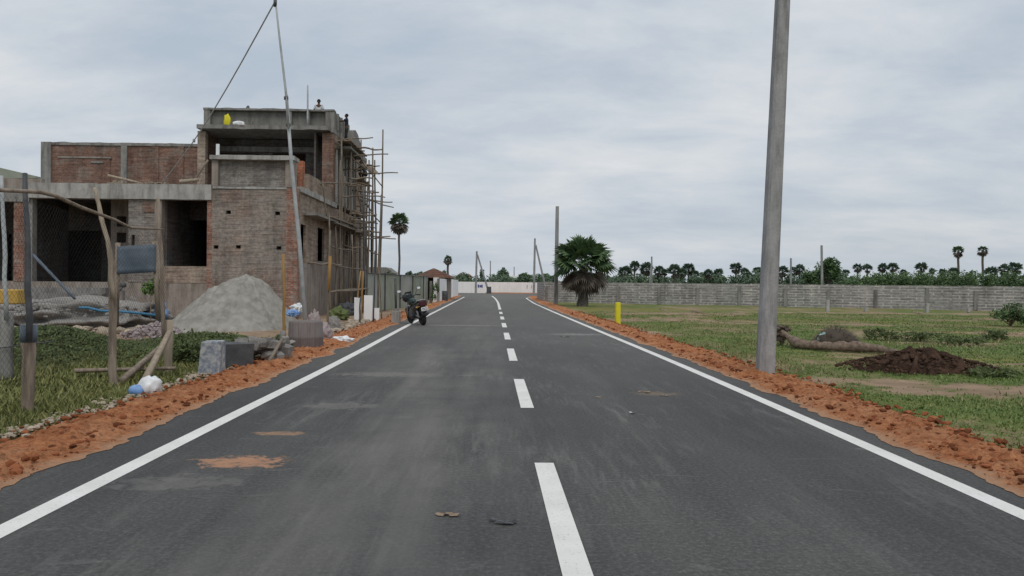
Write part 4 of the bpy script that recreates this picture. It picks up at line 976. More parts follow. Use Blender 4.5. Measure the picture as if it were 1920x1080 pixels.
# sand pile
def sandpile(name, c, prof_l, prof_r, dep, h, mat, label, seed, n=72, rings=26, cat='heap', power=1.0, rough=1.0):
    vs = [(c[0], c[1], c[2] + h * .8)]; fs = []
    for i in range(1, rings + 1):
        t = i / rings
        for j in range(n):
            a = 2 * math.pi * j / n; ca, sa = math.cos(a), math.sin(a)
            rx = prof_r if ca > 0 else prof_l; ry = dep
            q = Vector((ca * 1.5, sa * 1.5, seed)); rr = 1 + .13 * noise.noise(q) + .05 * noise.noise(q * 3)
            x, y = c[0] + ca * rx * t * rr, c[1] + sa * ry * t * rr
            z = h * ((1 - t) ** power) * (1 - .2 * math.exp(-(t * 3.6) ** 2)) + (.05 * noise.noise(Vector((x * 2.2, y * 2.2, seed))) + .085 * noise.noise(Vector((a * 7, t * 2.2, seed))) + .05 * noise.noise(Vector((x * 6, y * 6, seed)))) * rough * min(1, t * 4)
            vs.append((x, y, c[2] + z * (1 if t < .97 else .3)))
    for j in range(n): fs.append((0, 1 + j, 1 + (j + 1) % n))
    for i in range(rings - 1):
        for j in range(n): fs.append((1 + i * n + j, 1 + (i + 1) * n + j, 1 + (i + 1) * n + (j + 1) % n, 1 + i * n + (j + 1) % n))
    mb = MB(); mb.add(vs, fs, 0, True); o = mb.build(name, mat, origin=c); return tag(o, label, cat)
pk = P(462, 512, 26.5)
sandpile('sand_pile', (pk.x, 26.5, -.05), 2.65, 1.75, 2.3, (pk.z + .05) * 1.24, M['sand'], 'tall pale grey sand pile against the stair bay of the unfinished house', 2, power=1.02, n=130, rings=44, rough=1.5)
# bushes of grass in front of the sand pile
def foliage(mb, c, rad, n, size, seed, clump=9, flat=.0, m=0):
    random.seed(seed); c = Vector(c); cl_ = []
    for k in range(clump):
        a = random.random() * 6.283; r = random.random() ** .5 * .72; h = rnd(-.55, .8)
        cl_.append((Vector((math.cos(a) * r * rad[0], math.sin(a) * r * rad[1], h * rad[2] * (1 - .45 * r))), rnd(.28, .55)))
    for k in range(n):
        q, s_ = cl_[k % clump]; d = Vector((random.gauss(0, 1), random.gauss(0, 1), random.gauss(0, 1))).normalized() * (random.random() ** .4)
        p = c + q + Vector((d.x * rad[0] * s_, d.y * rad[1] * s_, d.z * rad[2] * s_))
        if p.z < flat: p.z = flat + rnd(0, .2) * size
        u = Vector((rnd(-1, 1), rnd(-1, 1), rnd(-.7, .7))).normalized(); v_ = u.orthogonal().normalized(); v_ = (v_ + u.cross(v_) * rnd(-1.5, 1.5)).normalized()
        sz = size * rnd(.6, 1.3); mb.add([p - u * sz, p - v_ * sz * .45, p + u * sz, p + v_ * sz * .45], [(0, 1, 2, 3)], m)
    return mb
for k, (px, py, rx, rz, lb) in enumerate(((385, 640, .95, .30, 'dark low weeds at the left foot of the sand pile'), (455, 652, .9, .2, 'thin low weeds in front of the sand pile behind the broken wall'), (350, 668, .5, .3, 'weed clump between the third fence post and the painted pillar'), (516, 648, .45, .25, 'small weed clump by the orange bamboo pole'))):
    g = G(px, py + 12); mb = MB(); foliage(mb, (g.x, g.y, rz * .6), (rx, .5, rz), 1000, .045, k + 50, 14); tag(mb.build('weed_clump', M['weed'], origin=g), lb, 'weeds', kind='stuff')
plant = thing('leafy_plant', 'bright green young plant growing by the blue metal sheet', 'plant', G(282, 612)); g = G(282, 612)
mb = MB(); foliage(mb, P(283, 535, g.y), (.30, .3, .55), 420, .075, 77, 7); mb.build('leaves', M['leafbright'], plant)
mb = MB(); mb.tube([g, P(283, 545, g.y)], .02, 6); mb.build('stem', M['wood'], plant)

# broken culvert wall beside the verge
g = G(390, 704); bw = thing('broken_wall', 'low broken wall stub with flaking white and blue painted end', 'wall', g)
M['flaky'] = nmat('flaking_paint', [(.3, (.13, .15, .18)), (.45, (.24, .27, .31)), (.55, (.36, .37, .37)), (.7, (.48, .47, .45))], 11, 8, rough=.9)
mb = MB(); mb.obox(g + Vector((0, .18, .26)), (.34, .34, .64), (0, .03, .1), taper=.93, jit=.035); mb.build('painted_pillar', M['flaky'], bw, bevel=.02)
mb = MB(); c = G(432, 692); mb.obox((c.x, c.y + .35, .19), (.55, .25, .48), (.08, .1, .35), jit=.05); mb.build('dark_panel', M['darkmetal'], bw)
mb = MB(); c = G(480, 680)
for k in range(46): mb.obox((c.x + rnd(-.42, .5), c.y + rnd(.1, .9), rnd(.04, .42)), (rnd(.1, .34), rnd(.1, .25), rnd(.06, .16)), (rnd(-.3, .3), rnd(-.3, .3), rnd(0, 3)), jit=.03)
mb.build('rubble_core', M['gravel'], bw)
bar('leaning_batten', G(501, 684), P(530, 634, G(501, 684).y + .6), .04, M['bamboo'], 'pale batten leaning right of the broken wall stub', 'batten', n=5)
bar('concrete_stub', G(527, 662) - Vector((0, 0, .1)), P(531, 620, G(527, 662).y), .09, M['conc2'], 'short square stub beside the orange bamboo pole', 'stub', n=4)
# poles along the front fence beside the house
def bpole(px, pb, pt, tx, r, mat, label, dy=0):
    g = G(px, pb); bar('bamboo_pole', g - Vector((0, 0, .15)), P(tx, pt, g.y + dy), r * .68, M[mat], label, 'pole', bend=.02)
bpole(535, 655, 476, 531, .06, 'bamboo_y', 'orange bamboo pole standing in front of the sand pile')
bpole(613, 628, 432, 619, .055, 'bamboo', 'pale bamboo pole with orange upper half right of the leaning steel pole')
g = G(613, 628); mb = MB(); mb.tube([P(616.5, 545, g.y - .06), P(619, 480, g.y - .06)], .046, 8); tag(mb.build('pole_wrap', M['bamboo_y'], origin=P(616, 545, g.y)), 'orange sleeve wrapped round the pale bamboo pole', 'sleeve')
bpole(664, 600, 508, 676, .05, 'bamboo_y', 'thin yellow bamboo pole left of the stacked white slabs')
bpole(676, 606, 508, 681, .05, 'bamboo_y', 'thin ochre bamboo pole leaning over the tallest white slab')
bpole(674.5, 610, 556, 676, .055, 'darkmetal', 'short black stake in front of the stacked white slabs')
bpole(700, 606, 470, 703, .05, 'darkmetal', 'dark iron pole rising behind the stacked white slabs')
bpole(716, 598, 500, 711, .045, 'bamboo', 'slanting pale pole right of the stacked white slabs')
for a, c, lb in (((618, 548), (690, 541), 'crooked pale bamboo rail tied across in front of the house plinth'), ((575, 492), (640, 497), 'pale bamboo rail across the sunshade level by the leaning steel pole')):
    bar('bamboo_rail', P(a[0], a[1], 27), P(c[0], c[1], 32), .04, M['bamboo'], lb, 'rail', bend=.05)
# stacked white slabs
for k, (px0, px1, pt, pb, Y, lb) in enumerate(((664, 676, 558, 607, 30.5, 'narrow white slab standing on edge, leftmost of the three slabs'), (682, 698, 554, 606, 31, 'tallest wide white slab standing on edge in the middle of three'), (702, 711, 578, 602, 32, 'shortest white slab standing on edge, nearest the footed post'))):
    x0, x1 = X_(px0, Y), X_(px1, Y); z1 = Z_(px0, pt, Y); mb = MB(); mb.obox(((x0 + x1) / 2, Y + .1, z1 / 2 - .05), (x1 - x0, .12, z1 + .1), (-.08, 0, .12), jit=.015)
    tag(mb.build('white_slab', M['white'], origin=((x0 + x1) / 2, Y, 0)), lb, 'slab', 'white slabs by the fence')
# ribbed drum, sacks and litter at the foot of the fence
g = G(566, 656); mb = MB(); prof = [(.40, -.05), (.42, 0), (.40, .25), (.415, .28), (.40, .31), (.39, .62), (.37, .66)]; mb.lathe(g + Vector((0, .35, 0)), prof, 22); tag(mb.build('ribbed_barrel', M['sackgrey'], origin=g), 'squat weathered barrel at the foot of the leaning steel pole', 'barrel')
def litter(px, py, rx, rz, mat, label, name='plastic_bag', cat='bag', amp=.7, dz=0.0):
    g = G(px, py); random.seed(int(px)); mb = MB(); mb.blob((g.x, g.y + rx * .5, rz * .6 + dz), (rx, rx * .7, rz), 4, amp, 3.1, px * .1); return tag(mb.build(name, mat, origin=g), label, cat)
litter(556, 612, .22, .16, M['plastic_w'], 'white plastic bag lying on top of the squat barrel', dz=.55)
litter(547, 620, .18, .10, M['plastic_b'], 'pale blue plastic scrap on the squat barrel', dz=.5)
g0 = G(268, 742)
mb = MB(); mb.blob((g0.x, g0.y + .12, .11), (.16, .13, .15), 3, .35, 2.2, 3); mb.obox((g0.x - .12, g0.y + .05, .08), (.16, .1, .14), (.4, .3, .5), jit=.02)
lb_ = thing('plastic_sack', 'white plastic sack with a blue corner lying on the stones beside the left verge', 'sack', g0)
mb = MB(); mb.blob((g0.x + .03, g0.y + .12, .11), (.16, .13, .15), 3, .45, 2.4, 3); mb.build('white_part', M['plastic_w'], lb_)
mb = MB(); mb.blob((g0.x - .10, g0.y + .02, .07), (.10, .07, .09), 2, .4, 2.4, 6); mb.build('blue_corner', M['plastic_b'], lb_)
g = G(138, 655); litter(138, 660, .085, .10, M['plastic_w'], 'small white scrap caught on the weedy mound behind the fence', 'paper_scrap', 'litter', dz=.32)
litter(640, 642, .25, .09, M['plastic_w'], 'white bag at the verge edge right of the squat barrel')
litter(600, 640, .28, .32, M['pink'], 'slumped pinkish sack standing at the fence foot', 'cement_sack', 'sack', .4)
litter(588, 622, .2, .4, M['pink'], 'torn pinkish sack behind the slumped one at the fence foot', 'cement_sack', 'sack', .5)
litter(624, 622, .2, .3, M['gravel'], 'grey lumpy sack beside the pale bamboo pole', 'cement_sack', 'sack', .5)
litter(650, 590, .45, .35, M['shirt_b'], 'dark tarpaulin bundle at the foot of the side plinth', 'tarpaulin_bundle', 'tarpaulin', .5)
litter(632, 600, .4, .32, M['weed'], 'dark green heap of rubbish left of the tarpaulin bundle', 'rubbish_heap', 'rubbish', .6)
random.seed(17); mb = MB()
for k in range(420):
    y = rnd(17.5, 33); x = outL(y) - abs(random.gauss(0, .28)) - .02; r = .03 + .10 * random.random() ** 2
    mb.blob((x, y, .03 + r * .3), (r * rnd(.9, 1.8), r, r * rnd(.5, .9)), 1, .55, 1.4, k, 0, False)
tag(mb.build('rubble_stones', M['stone']), 'broken concrete lumps along the verge edge before the house', 'stones', kind='stuff')

# ------------------------------------------------------------------ things in the field on the right
g = G(1158, 606); mb = MB(); hh = P(1158, 567, g.y).z; mb.obox(g + Vector((0, 0, hh / 2 - .1)), (.20, .20, hh + .2), (0, 0, .2), taper=.95); tag(mb.build('marker_post', M['yellow'], origin=g, bevel=.02), 'short bright yellow marker post at the edge of the right verge', 'post')
g = G(1752, 700); hpk = P(1780, 654, g.y + .5).z
dp = sandpile('soil_heap', (g.x + .15, g.y + .75, -.05), 1.2, 1.1, .85, hpk + .03, M['darksoil'], 'freshly dug dark brown soil heap on the grass', 6, n=90, rings=30, power=.9, rough=2.3)
random.seed(3); mb = MB()
for k in range(900):
    a = rnd(0, 6.28); r_ = random.random() ** .5; x = g.x + .1 + math.cos(a) * r_ * 1.55; y = g.y + .75 + math.sin(a) * r_ * 1.05; r = .012 + .04 * random.random() ** 3
    zz_ = max(0, (hpk) * (1 - r_) ** .85)
    mb.blob((x, y, zz_ * .92 + r * .3), (r * 1.3, r, r * .8), 1, .5, 1.3, k, 0, False)
tag(mb.build('soil_clods', M['darksoil'], origin=g), 'dark loose clods scattered over and around the dug soil heap', 'soil', kind='stuff')
for px, py, r, lb in ((1694, 690, .17, 'big dark clod left of the dug soil heap'), (1655, 690, .10, 'small dark clod furthest left of the dug soil heap')):
    q = G(px, py); mb = MB(); mb.blob(q + Vector((0, 0, r * .6)), (r * 1.3, r, r), 3, .5, 2, px); tag(mb.build('soil_clod', M['darksoil'], origin=q), lb, 'clod')
# fallen trunk
q = [P(1452, 618, 20.8), P(1475, 630, 20.5), P(1497, 645, 19.9), P(1530, 650, 19.6), P(1562, 653, 19.4), P(1600, 655, 19.2), P(1640, 656, 19.0), P(1672, 662, 18.6), P(1697, 664, 18.2)]
rs = [.08, .09, .135, .12, .105, .125, .095, .06, .04]; pts = []; rr = []
for i in range(len(q) - 1):
    for k in range(4):
        t = k / 4; pts.append(q[i].lerp(q[i + 1], t)); rr.append((rs[i] + (rs[i + 1] - rs[i]) * t) * rnd(.78, 1.22))
log = thing('fallen_trunk', 'long fallen tree trunk lying on the grass right of the near concrete pole', 'log', q[3] * 1.0)
for p, r in zip(pts, rr): p.z = max(p.z, r * .8)
mb = MB(); mb.tube(pts, rr, 12); mb.build('trunk', M['bark'], log)
mb = MB(); foliage(mb, (q[0].x + .1, q[0].y, .3), (.35, .35, .3), 260, .09, 5, 6); mb.build('root_ball', M['brush'], log)
g = G(1582, 650)
mb = MB(); random.seed(12)
for k in range(1500):
    a = rnd(0, 6.28); r_ = random.random() ** .6; x, y = g.x + math.cos(a) * r_ * .62, g.y + .5 + math.sin(a) * r_ * .5; z = .5 * (1 - r_ ** 2) * rnd(.5, 1) + .02
    d = Vector((math.cos(a) * r_ + rnd(-.5, .5), math.sin(a) * r_ + rnd(-.5, .5), .7 * (1 - r_) + rnd(-.3, .3))).normalized() * rnd(.08, .2); s_ = d.orthogonal().normalized() * .007
    p = Vector((x, y, z)); mb.add([p - s_, p + s_, p + d], [(0, 1, 2)])
mb.blob((g.x, g.y + .5, .05), (.56, .45, .38), 3, .3, 2.5, 4, flat=-.1); tag(mb.build('brush_pile', M['brush'], origin=g), 'rounded pile of dry brown twigs just behind the fallen trunk', 'brush')
g = G(1545, 648); mb = MB(); mb.blob((g.x, g.y + .1, .12), (.14, .1, .2), 3, .5, 2.2, 8); tag(mb.build('cloth_scrap', M['teal'], origin=g), 'pale teal cloth scrap between the fallen trunk and the twig pile', 'cloth')
bsh = thing('field_bush', 'loose grey green bush at the right edge in front of the grey wall', 'bush', G(1905, 612)); g = G(1905, 612)
mb = MB(); foliage(mb, (g.x + .15, g.y + .5, .48), (1.05, .8, .5), 2200, .075, 31, 12); mb.build('leaves', M['leafdark'], bsh)
mb = MB(); [mb.tube([g + Vector((.1, .5, 0)), g + Vector((rnd(-.6, .7), rnd(0, .9), rnd(.5, .85)))], [.03, .012], 5) for k in range(9)]; mb.build('stems', M['wood'], bsh)
for k, (px, py, rx, rz, lb) in enumerate(((1720, 634, .9, .2, 'low green weeds behind the dug soil heap'), (1650, 632, .5, .22, 'small green weed tuft right of the twig pile'), (1800, 640, .8, .16, 'flat green weeds right behind the dug soil heap'), (1850, 700, .6, .10, 'flat green weeds at the right foot of the dug soil heap'), (1865, 632, .35, .2, 'thin weed sprig at the far right of the field'))):
    g = G(px, py + 4); mb = MB(); foliage(mb, (g.x, g.y, rz * .55), (rx, .5, rz), 700, .045, k + 90, 14); tag(mb.build('weed_clump', M['weed'], origin=g), lb, 'weeds', kind='stuff')
random.seed(77)
for px, py, h_, lb in ((1551, 584, .75, 'short pale stake left of the wall pillar behind the log'), (1738, 586, .6, 'short pale stake before the grey wall above the soil heap'), (1623, 584, .25, 'tiny pale stone at the wall foot above the twig pile'), (1816, 586, .3, 'tiny pale stone at the wall foot below the tall palm pair')):
    g = G(px, py); mb = MB(); mb.obox(g + Vector((0, 0, h_ / 2)), (.22, .15, h_), (0, .05, .3), taper=.8, jit=.03); tag(mb.build('boundary_stone', M['conc'], origin=g), lb, 'stone')
for px, py, s_, lb in ((1306, 586, .35, 'pale plank scrap at the wall foot right of the yellow post'), (1722, 588, .3, 'white flat scrap on the ground below the grey wall'), (1245, 583, .3, 'pale scrap lying at the wall foot near the yellow post')):
    g = G(px, py); mb = MB(); mb.obox(g + Vector((0, 0, .06)), (s_ * 2, .2, .08), (0, .15, .4), jit=.02); tag(mb.build('board_scrap', M['woodpale'], origin=g), lb, 'scrap')
# leaves and chips on the asphalt
def chip(name, px, py, s_, mat, label, cat, n=1):
    g = G(px, py, .006); random.seed(int(px + py)); mb = MB()
    for k in range(n):
        a = rnd(0, 6.28); x, y = g.x + rnd(-1, 1) * s_ * (n > 1) * 1.6, g.y + rnd(-1, 1) * s_ * (n > 1) * 1.6; pts = []
        for i in range(7):
            t = i * 6.283 / 7; r = s_ * rnd(.55, 1.1); pts.append((x + math.cos(t + a) * r, y + math.sin(t + a) * r * .6, .006 + rnd(.0, .03) * min(1, s_ * 12)))
        mb.add(pts + [(x, y, .02)], [(i, (i + 1) % 7, 7) for i in range(7)])
    tag(mb.build(name, mat, origin=g), label, cat)
M['dryleaf'] = two('dry_leaf', (.20, .145, .10), (.33, .25, .18), 9)
chip('dry_leaf', 835, 968, .05, M['dryleaf'], 'pale dry leaf on the asphalt left of the dark smear', 'leaf', 3)
chip('dark_leaf', 944, 980, .045, M['black'], 'crushed black leaf on the asphalt left of the nearest dash', 'leaf', 5)
chip('dry_leaf', 1212, 735, .05, M['dryleaf'], 'brown leaf scraps scattered in the right lane', 'leaf', 7)
chip('dry_leaf', 1121, 745, .05, M['dryleaf'], 'single pale leaf in the right lane beside the second dash', 'leaf', 1)
chip('paper_chip', 1186, 775, .07, M['plastic_w'], 'white paper chip in the right lane', 'chip', 1)
chip('stone_chip', 1045, 598, .09, M['darkmetal'], 'dark stone chip on the far right lane', 'chip', 2)
chip('paper_chip', 1060, 632, .10, M['conc'], 'pale chip on the asphalt right of the far dashes', 'chip', 2)
chip('leaf_scrap', 1245, 741, .04, M['dryleaf'], 'brown leaf scrap just right of the scattered ones', 'leaf', 3)
# ------------------------------------------------------------------ palms
def fan_leaf(mb, base, d, pet, rad, nseg, m=0, droop=.25, roll=0):
    d = Vector(d).normalized(); up = Vector((0, 0, 1)); side = d.cross(up)
    if side.length < .1: side = Vector((1, 0, 0))
    side.normalize(); nrm = side.cross(d).normalized()
    side = (side * math.cos(roll) + nrm * math.sin(roll)); nrm = side.cross(d).normalized()
    hub = Vector(base) + d * pet
    if pet > .2:
        s_ = side * .025; mb.add([Vector(base) - s_, Vector(base) + s_, hub + s_ * .7, hub - s_ * .7], [(0, 1, 2, 3)], m)
    for i in range(nseg):
        a = -2.0 + 4.0 * (i + .5) / nseg; L_ = rad * (1 - .12 * abs(a)) * rnd(.88, 1.08); w_ = 4.0 / nseg * .62
        t0 = d * math.cos(a) + side * math.sin(a)
        def q(r, aa, dz): 
            v = d * math.cos(aa) + side * math.sin(aa); return hub + v * r - nrm * (.08 * rad * (r / rad) * abs(math.sin(aa))) - Vector((0, 0, droop * rad * dz))
        mb.add([hub, q(L_ * .62, a - w_, .25), q(L_, a, 1.0), q(L_ * .62, a + w_, .25)], [(0, 1, 2, 3)], m)
def palm(name, loc, trunk_h, R_, r_tr, ng, nd, nseg, seed, label, cat='palm', mats=('palm', 'palmdry'), gap=True, group=None, skirt=-1.0):
    random.seed(seed); loc = Vector(loc); root = thing(name, label, cat, loc, group)
    top = loc + Vector((0, 0, trunk_h)); mb = MB(); k = 8
    mb.tube([loc + Vector((0, 0, -.3)) + Vector((0, 0, (trunk_h + .3) * i / k)) + Vector((.06 * math.sin(i * 1.3 + seed), 0, 0)) * (1 if 0 < i < k else 0) for i in range(k + 1)], [r_tr * (1.35 - .45 * min(1, i / 3)) for i in range(k + 1)], 9); mb.build('trunk', M['trunk'], root)
    mb = MB()
    for i in range(ng):
        a = i * 2.39996 + rnd(-.2, .2); el = math.asin(max(-.3, min(1, -.10 + 1.08 * (i + .5) / ng))) + rnd(-.1, .1)
        d = Vector((math.cos(a) * math.cos(el), math.sin(a) * math.cos(el), math.sin(el)))
        fan_leaf(mb, top, d, R_ * rnd(.42, .58), R_ * rnd(.42, .56), nseg, 0, .22, rnd(-.7, .7))
    mb.build('crown', M[mats[0]], root)
    if nd:
        mb = MB()
        for i in range(nd):
            a = i * 2.39996 + rnd(-.3, .3); el = -math.pi / 2 * ((.24 + .62 * ((i + .5) / nd)) if skirt < 0 else (.22 + .72 * ((i + .5) / nd))) + rnd(-.1, .1)
            d = Vector((math.cos(a) * math.cos(el), math.sin(a) * math.cos(el), math.sin(el)))
            kk = max(1, abs(skirt)); fan_leaf(mb, top - Vector((0, 0, R_ * .1)), d, R_ * rnd(.26, .48) * kk, R_ * rnd(.30, .44) * kk, max(6, nseg - 3), 0, .3, rnd(-1.2, 1.2))
        mb.build('dry_skirt', M[mats[1]], root)
    return root
g = G(1092, 574); Yp = g.y
palm('young_palm', g, Z_(1092, 496, Yp), 2.55, .36, 56, 40, 22, 5, 'shaggy young fan palm with a dry skirt in front of the grey wall')
def tall(px, ptop, Rpx, Y, seed, label, ng=26, nd=22):
    R_ = Rpx / F_PX * Y; p = P(px, ptop + Rpx, Y); return palm('palmyra_palm', (p.x, Y, 0), p.z - R_ * .1, R_, .17 * Y / 110, ng, nd, 11, seed, label, skirt=1.3)
tall(749, 392, 21, 110, 3, 'tall slim palmyra palm with a round crown right of the scaffold', 36, 90)
tall(840, 476, 9.5, 200, 4, 'small distant palmyra palm above the tiled hut roof', 26, 50)
tall(1797, 457, 12, 150, 8, 'left one of two tall palmyra palms rising over the thicket at right')
tall(1843, 457, 11, 152, 9, 'right one of two tall palmyra palms rising over the thicket at right', 18, 22)
# the tree line: three kinds copied
protos = []
ORD = ['first', 'second', 'third', 'fourth', 'fifth', 'sixth', 'seventh', 'eighth', 'ninth', 'tenth', 'eleventh', 'twelfth', 'thirteenth', 'fourteenth']
tl = [(1172, 497, 13), (1190, 489, 10), (1212, 491, 13), (1236, 497, 11), (1246, 503, 7), (1265, 495, 14), (1279, 501, 10), (1291, 492, 12), (1302, 505, 10), (1316, 510, 5), (1328, 504, 9), (1347, 502, 9), (1380, 491, 11), (1396, 501, 8), (1403, 509, 10), (1421, 499, 10), (1467, 497, 11), (1489, 500, 9), (1499, 495, 10),
      (1586, 504, 7), (1608, 493, 9), (1626, 494, 9), (1655, 493, 9), (1674, 491, 10), (1694, 504, 6), (1727, 491, 11), (1748, 502, 6), (1768, 503, 7), (1788, 500, 10), (1858, 499, 12), (1883, 494, 11), (1904, 490, 12)]
marks = [('the shaggy young palm', 1092), ('the double pole', 1220), ('the near concrete pole', 1450), ('the broad green tree', 1555), ('the left tall palm', 1797), ('the right tall palm', 1843)]
def lab(i):
    px = tl[i][0]
    left = max([m_ for m_ in marks if m_[1] <= px], key=lambda m_: m_[1]); n_ = sum(1 for t in tl if left[1] < t[0] <= px)
    return f"dark treeline palmyra behind the grey wall, {ORD[n_ - 1]} to the right of {left[0]}"
GRP = 'palmyra palms along the far treeline'
for i, (px, pt, Rp) in enumerate(tl):
    random.seed(i + 400); Y = 150 + rnd(-18, 25); R_ = Rp / F_PX * Y * .95
    Rp *= 1.32; R_ *= 1.32; p = P(px, pt + Rp * .80, Y)
    if i < 4:
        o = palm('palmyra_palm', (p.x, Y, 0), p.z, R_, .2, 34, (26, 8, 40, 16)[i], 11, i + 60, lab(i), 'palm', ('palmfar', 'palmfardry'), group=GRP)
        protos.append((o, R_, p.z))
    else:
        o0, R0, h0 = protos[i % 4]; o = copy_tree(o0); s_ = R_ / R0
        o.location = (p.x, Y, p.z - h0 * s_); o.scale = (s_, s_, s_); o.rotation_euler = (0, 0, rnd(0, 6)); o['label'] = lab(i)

# ------------------------------------------------------------------ trees and thickets
def tree(name, px, pb, pt, wpx, Y, n, size, seed, label, mat='leaffar', clump=14, trunk=True):
    g = P(px, pb, Y); h = P(px, pt, Y).z; rx = wpx / 2 / F_PX * Y; root = thing(name, label, 'tree', (g.x, Y, 0))
    mb = MB(); foliage(mb, (g.x, Y, h * .60), (rx, rx * .8, h * .38), n, size, seed, clump); mb.build('crown', M[mat], root)
    mb = MB(); mb.tube([(g.x, Y, -.3), (g.x + .1, Y, h * .3), (g.x, Y, h * .62)], [.22, .17, .09], 7)
    for k in range(5):
        a = k * 1.25; mb.tube([(g.x + .08, Y, h * .32), (g.x + math.cos(a) * rx * .5, Y + math.sin(a) * rx * .4, h * (.55 + .06 * k))], [.11, .04], 6)
    mb.build('trunk', M['trunk'], root)
tree('broadleaf_tree', 1552, 530, 478, 50, 105, 2600, .22, 1, 'broad round green tree behind the grey wall beside the pale pole', 'leaf')
tree('broadleaf_tree', 1523, 530, 499, 34, 112, 1300, .22, 2, 'lower green tree left of the broad round tree behind the grey wall', 'leaf')
tree('broadleaf_tree', 944, 530, 501, 26, 165, 900, .32, 3, 'spreading tree behind the middle of the white wall')
tree('broadleaf_tree', 903, 530, 503, 9, 160, 300, .28, 4, 'narrow dark tree behind the white wall at the strutted pole')
tree('broadleaf_tree', 985, 532, 511, 32, 150, 900, .30, 6, 'rounded dark green tree behind the white wall left of the strutted pole', 'leaf')
tree('broadleaf_tree', 1022, 532, 512, 34, 150, 900, .30, 7, 'rounded green tree where the white wall meets the grey wall', 'leaf')
tree('broadleaf_tree', 868, 530, 512, 30, 140, 700, .30, 8, 'small tree behind the hut roof end and the white wall')
tree('broadleaf_tree', 765, 525, 503, 16, 120, 500, .25, 9, 'small tree just right of the tall slim palm')
tree('broadleaf_tree', 786, 525, 508, 26, 118, 600, .25, 10, 'low tree behind the left eave of the tiled hut')
tree('broadleaf_tree', 730, 525, 503, 14, 125, 400, .25, 12, 'small tree behind the fence left of the tall slim palm')
tree('broadleaf_tree', 832, 525, 504, 12, 125, 300, .25, 13, 'little tree behind the hut ridge below the small distant palm')
def thicket(name, label, spec, mat, size, seed):
    mb = MB()
    for k, (px, pt, wpx, Y, n) in enumerate(spec):
        p = P(px, pt, Y); rx = wpx / 2 / F_PX * Y; foliage(mb, (p.x, Y, p.z * .52), (rx, 2.4, p.z * .50), n, size * Y / 100, seed + k, 16)
    tag(mb.build(name, M[mat], origin=(P(spec[0][0], 530, spec[0][3]).x, spec[0][3], 0)), label, 'thicket', kind='stuff')
random.seed(6)
thicket('thicket', 'dense dark green thorn thicket along the top of the grey wall at right', [(1590 + i * 17, 517 - 9 * math.sin(min(1, i / 9) * 1.6) + rnd(-2, 2) + (3 if i > 13 else 0), 40, 84 + (i * 5 % 13), 1500) for i in range(21)], 'leafdark', .17, 100)
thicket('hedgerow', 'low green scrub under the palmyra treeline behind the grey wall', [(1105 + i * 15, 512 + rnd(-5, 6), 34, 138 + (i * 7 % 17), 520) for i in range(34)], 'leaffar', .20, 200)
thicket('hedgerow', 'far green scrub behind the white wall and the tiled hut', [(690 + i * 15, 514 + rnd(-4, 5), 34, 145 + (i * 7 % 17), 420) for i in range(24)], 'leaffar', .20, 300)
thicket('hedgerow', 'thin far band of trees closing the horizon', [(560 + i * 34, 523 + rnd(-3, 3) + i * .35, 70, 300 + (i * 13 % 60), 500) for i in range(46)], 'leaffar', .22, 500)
g = G(816, 579); mb = MB(); foliage(mb, (X_(816, 58), 58.0, .8), (.35, .5, .85), 500, .07, 44, 8); tag(mb.build('gateway_shrub', M['leaf'], origin=(X_(816, 58), 58, 0)), 'upright green shrub in the gateway beside the white wall end', 'shrub')
# far houses peeping over the white wall
for px0, px1, pt, Y, mt, rm, lb in ((952, 972, 517, 190, 'white', 'white', 'far white house behind the middle of the white wall'), (856, 884, 513, 200, 'plaster', 'roofpink', 'far house with pinkish roof behind the white side wall'), (680, 735, 501, 130, 'parapet', 'parapet', 'long low flat roofed building behind the scaffold foot')):
    if 'roofpink' not in M: M['roofpink'] = two('pink_tiles', (.36, .16, .11), (.46, .22, .16), 2)
    x0, x1 = X_(px0, Y), X_(px1, Y); z1 = Z_((px0 + px1) / 2, pt, Y); h = thing('far_house', lb, 'house', ((x0 + x1) / 2, Y, 0))
    mb = MB(); mb.wall('x', Y, Y + .3, x0, x1, 0, z1 * .75, [(x0 + (x1 - x0) * .2, x0 + (x1 - x0) * .35, 1.0, 2.2), (x0 + (x1 - x0) * .6, x0 + (x1 - x0) * .8, 1.0, 2.2)]); mb.box(x0, x0 + .3, Y + .3, Y + 6, 0, z1 * .75); mb.box(x1 - .3, x1, Y + .3, Y + 6, 0, z1 * .75); mb.build('wall', M[mt], h)
    mb = MB(); mb.prism([(x0 - .4, z1 * .752), (x1 + .4, z1 * .752), (x1 - (x1 - x0) * .2, z1), (x0 + (x1 - x0) * .2, z1)], Y - .4, Y + 6.4, 'y'); mb.build('roof', M[rm], h)

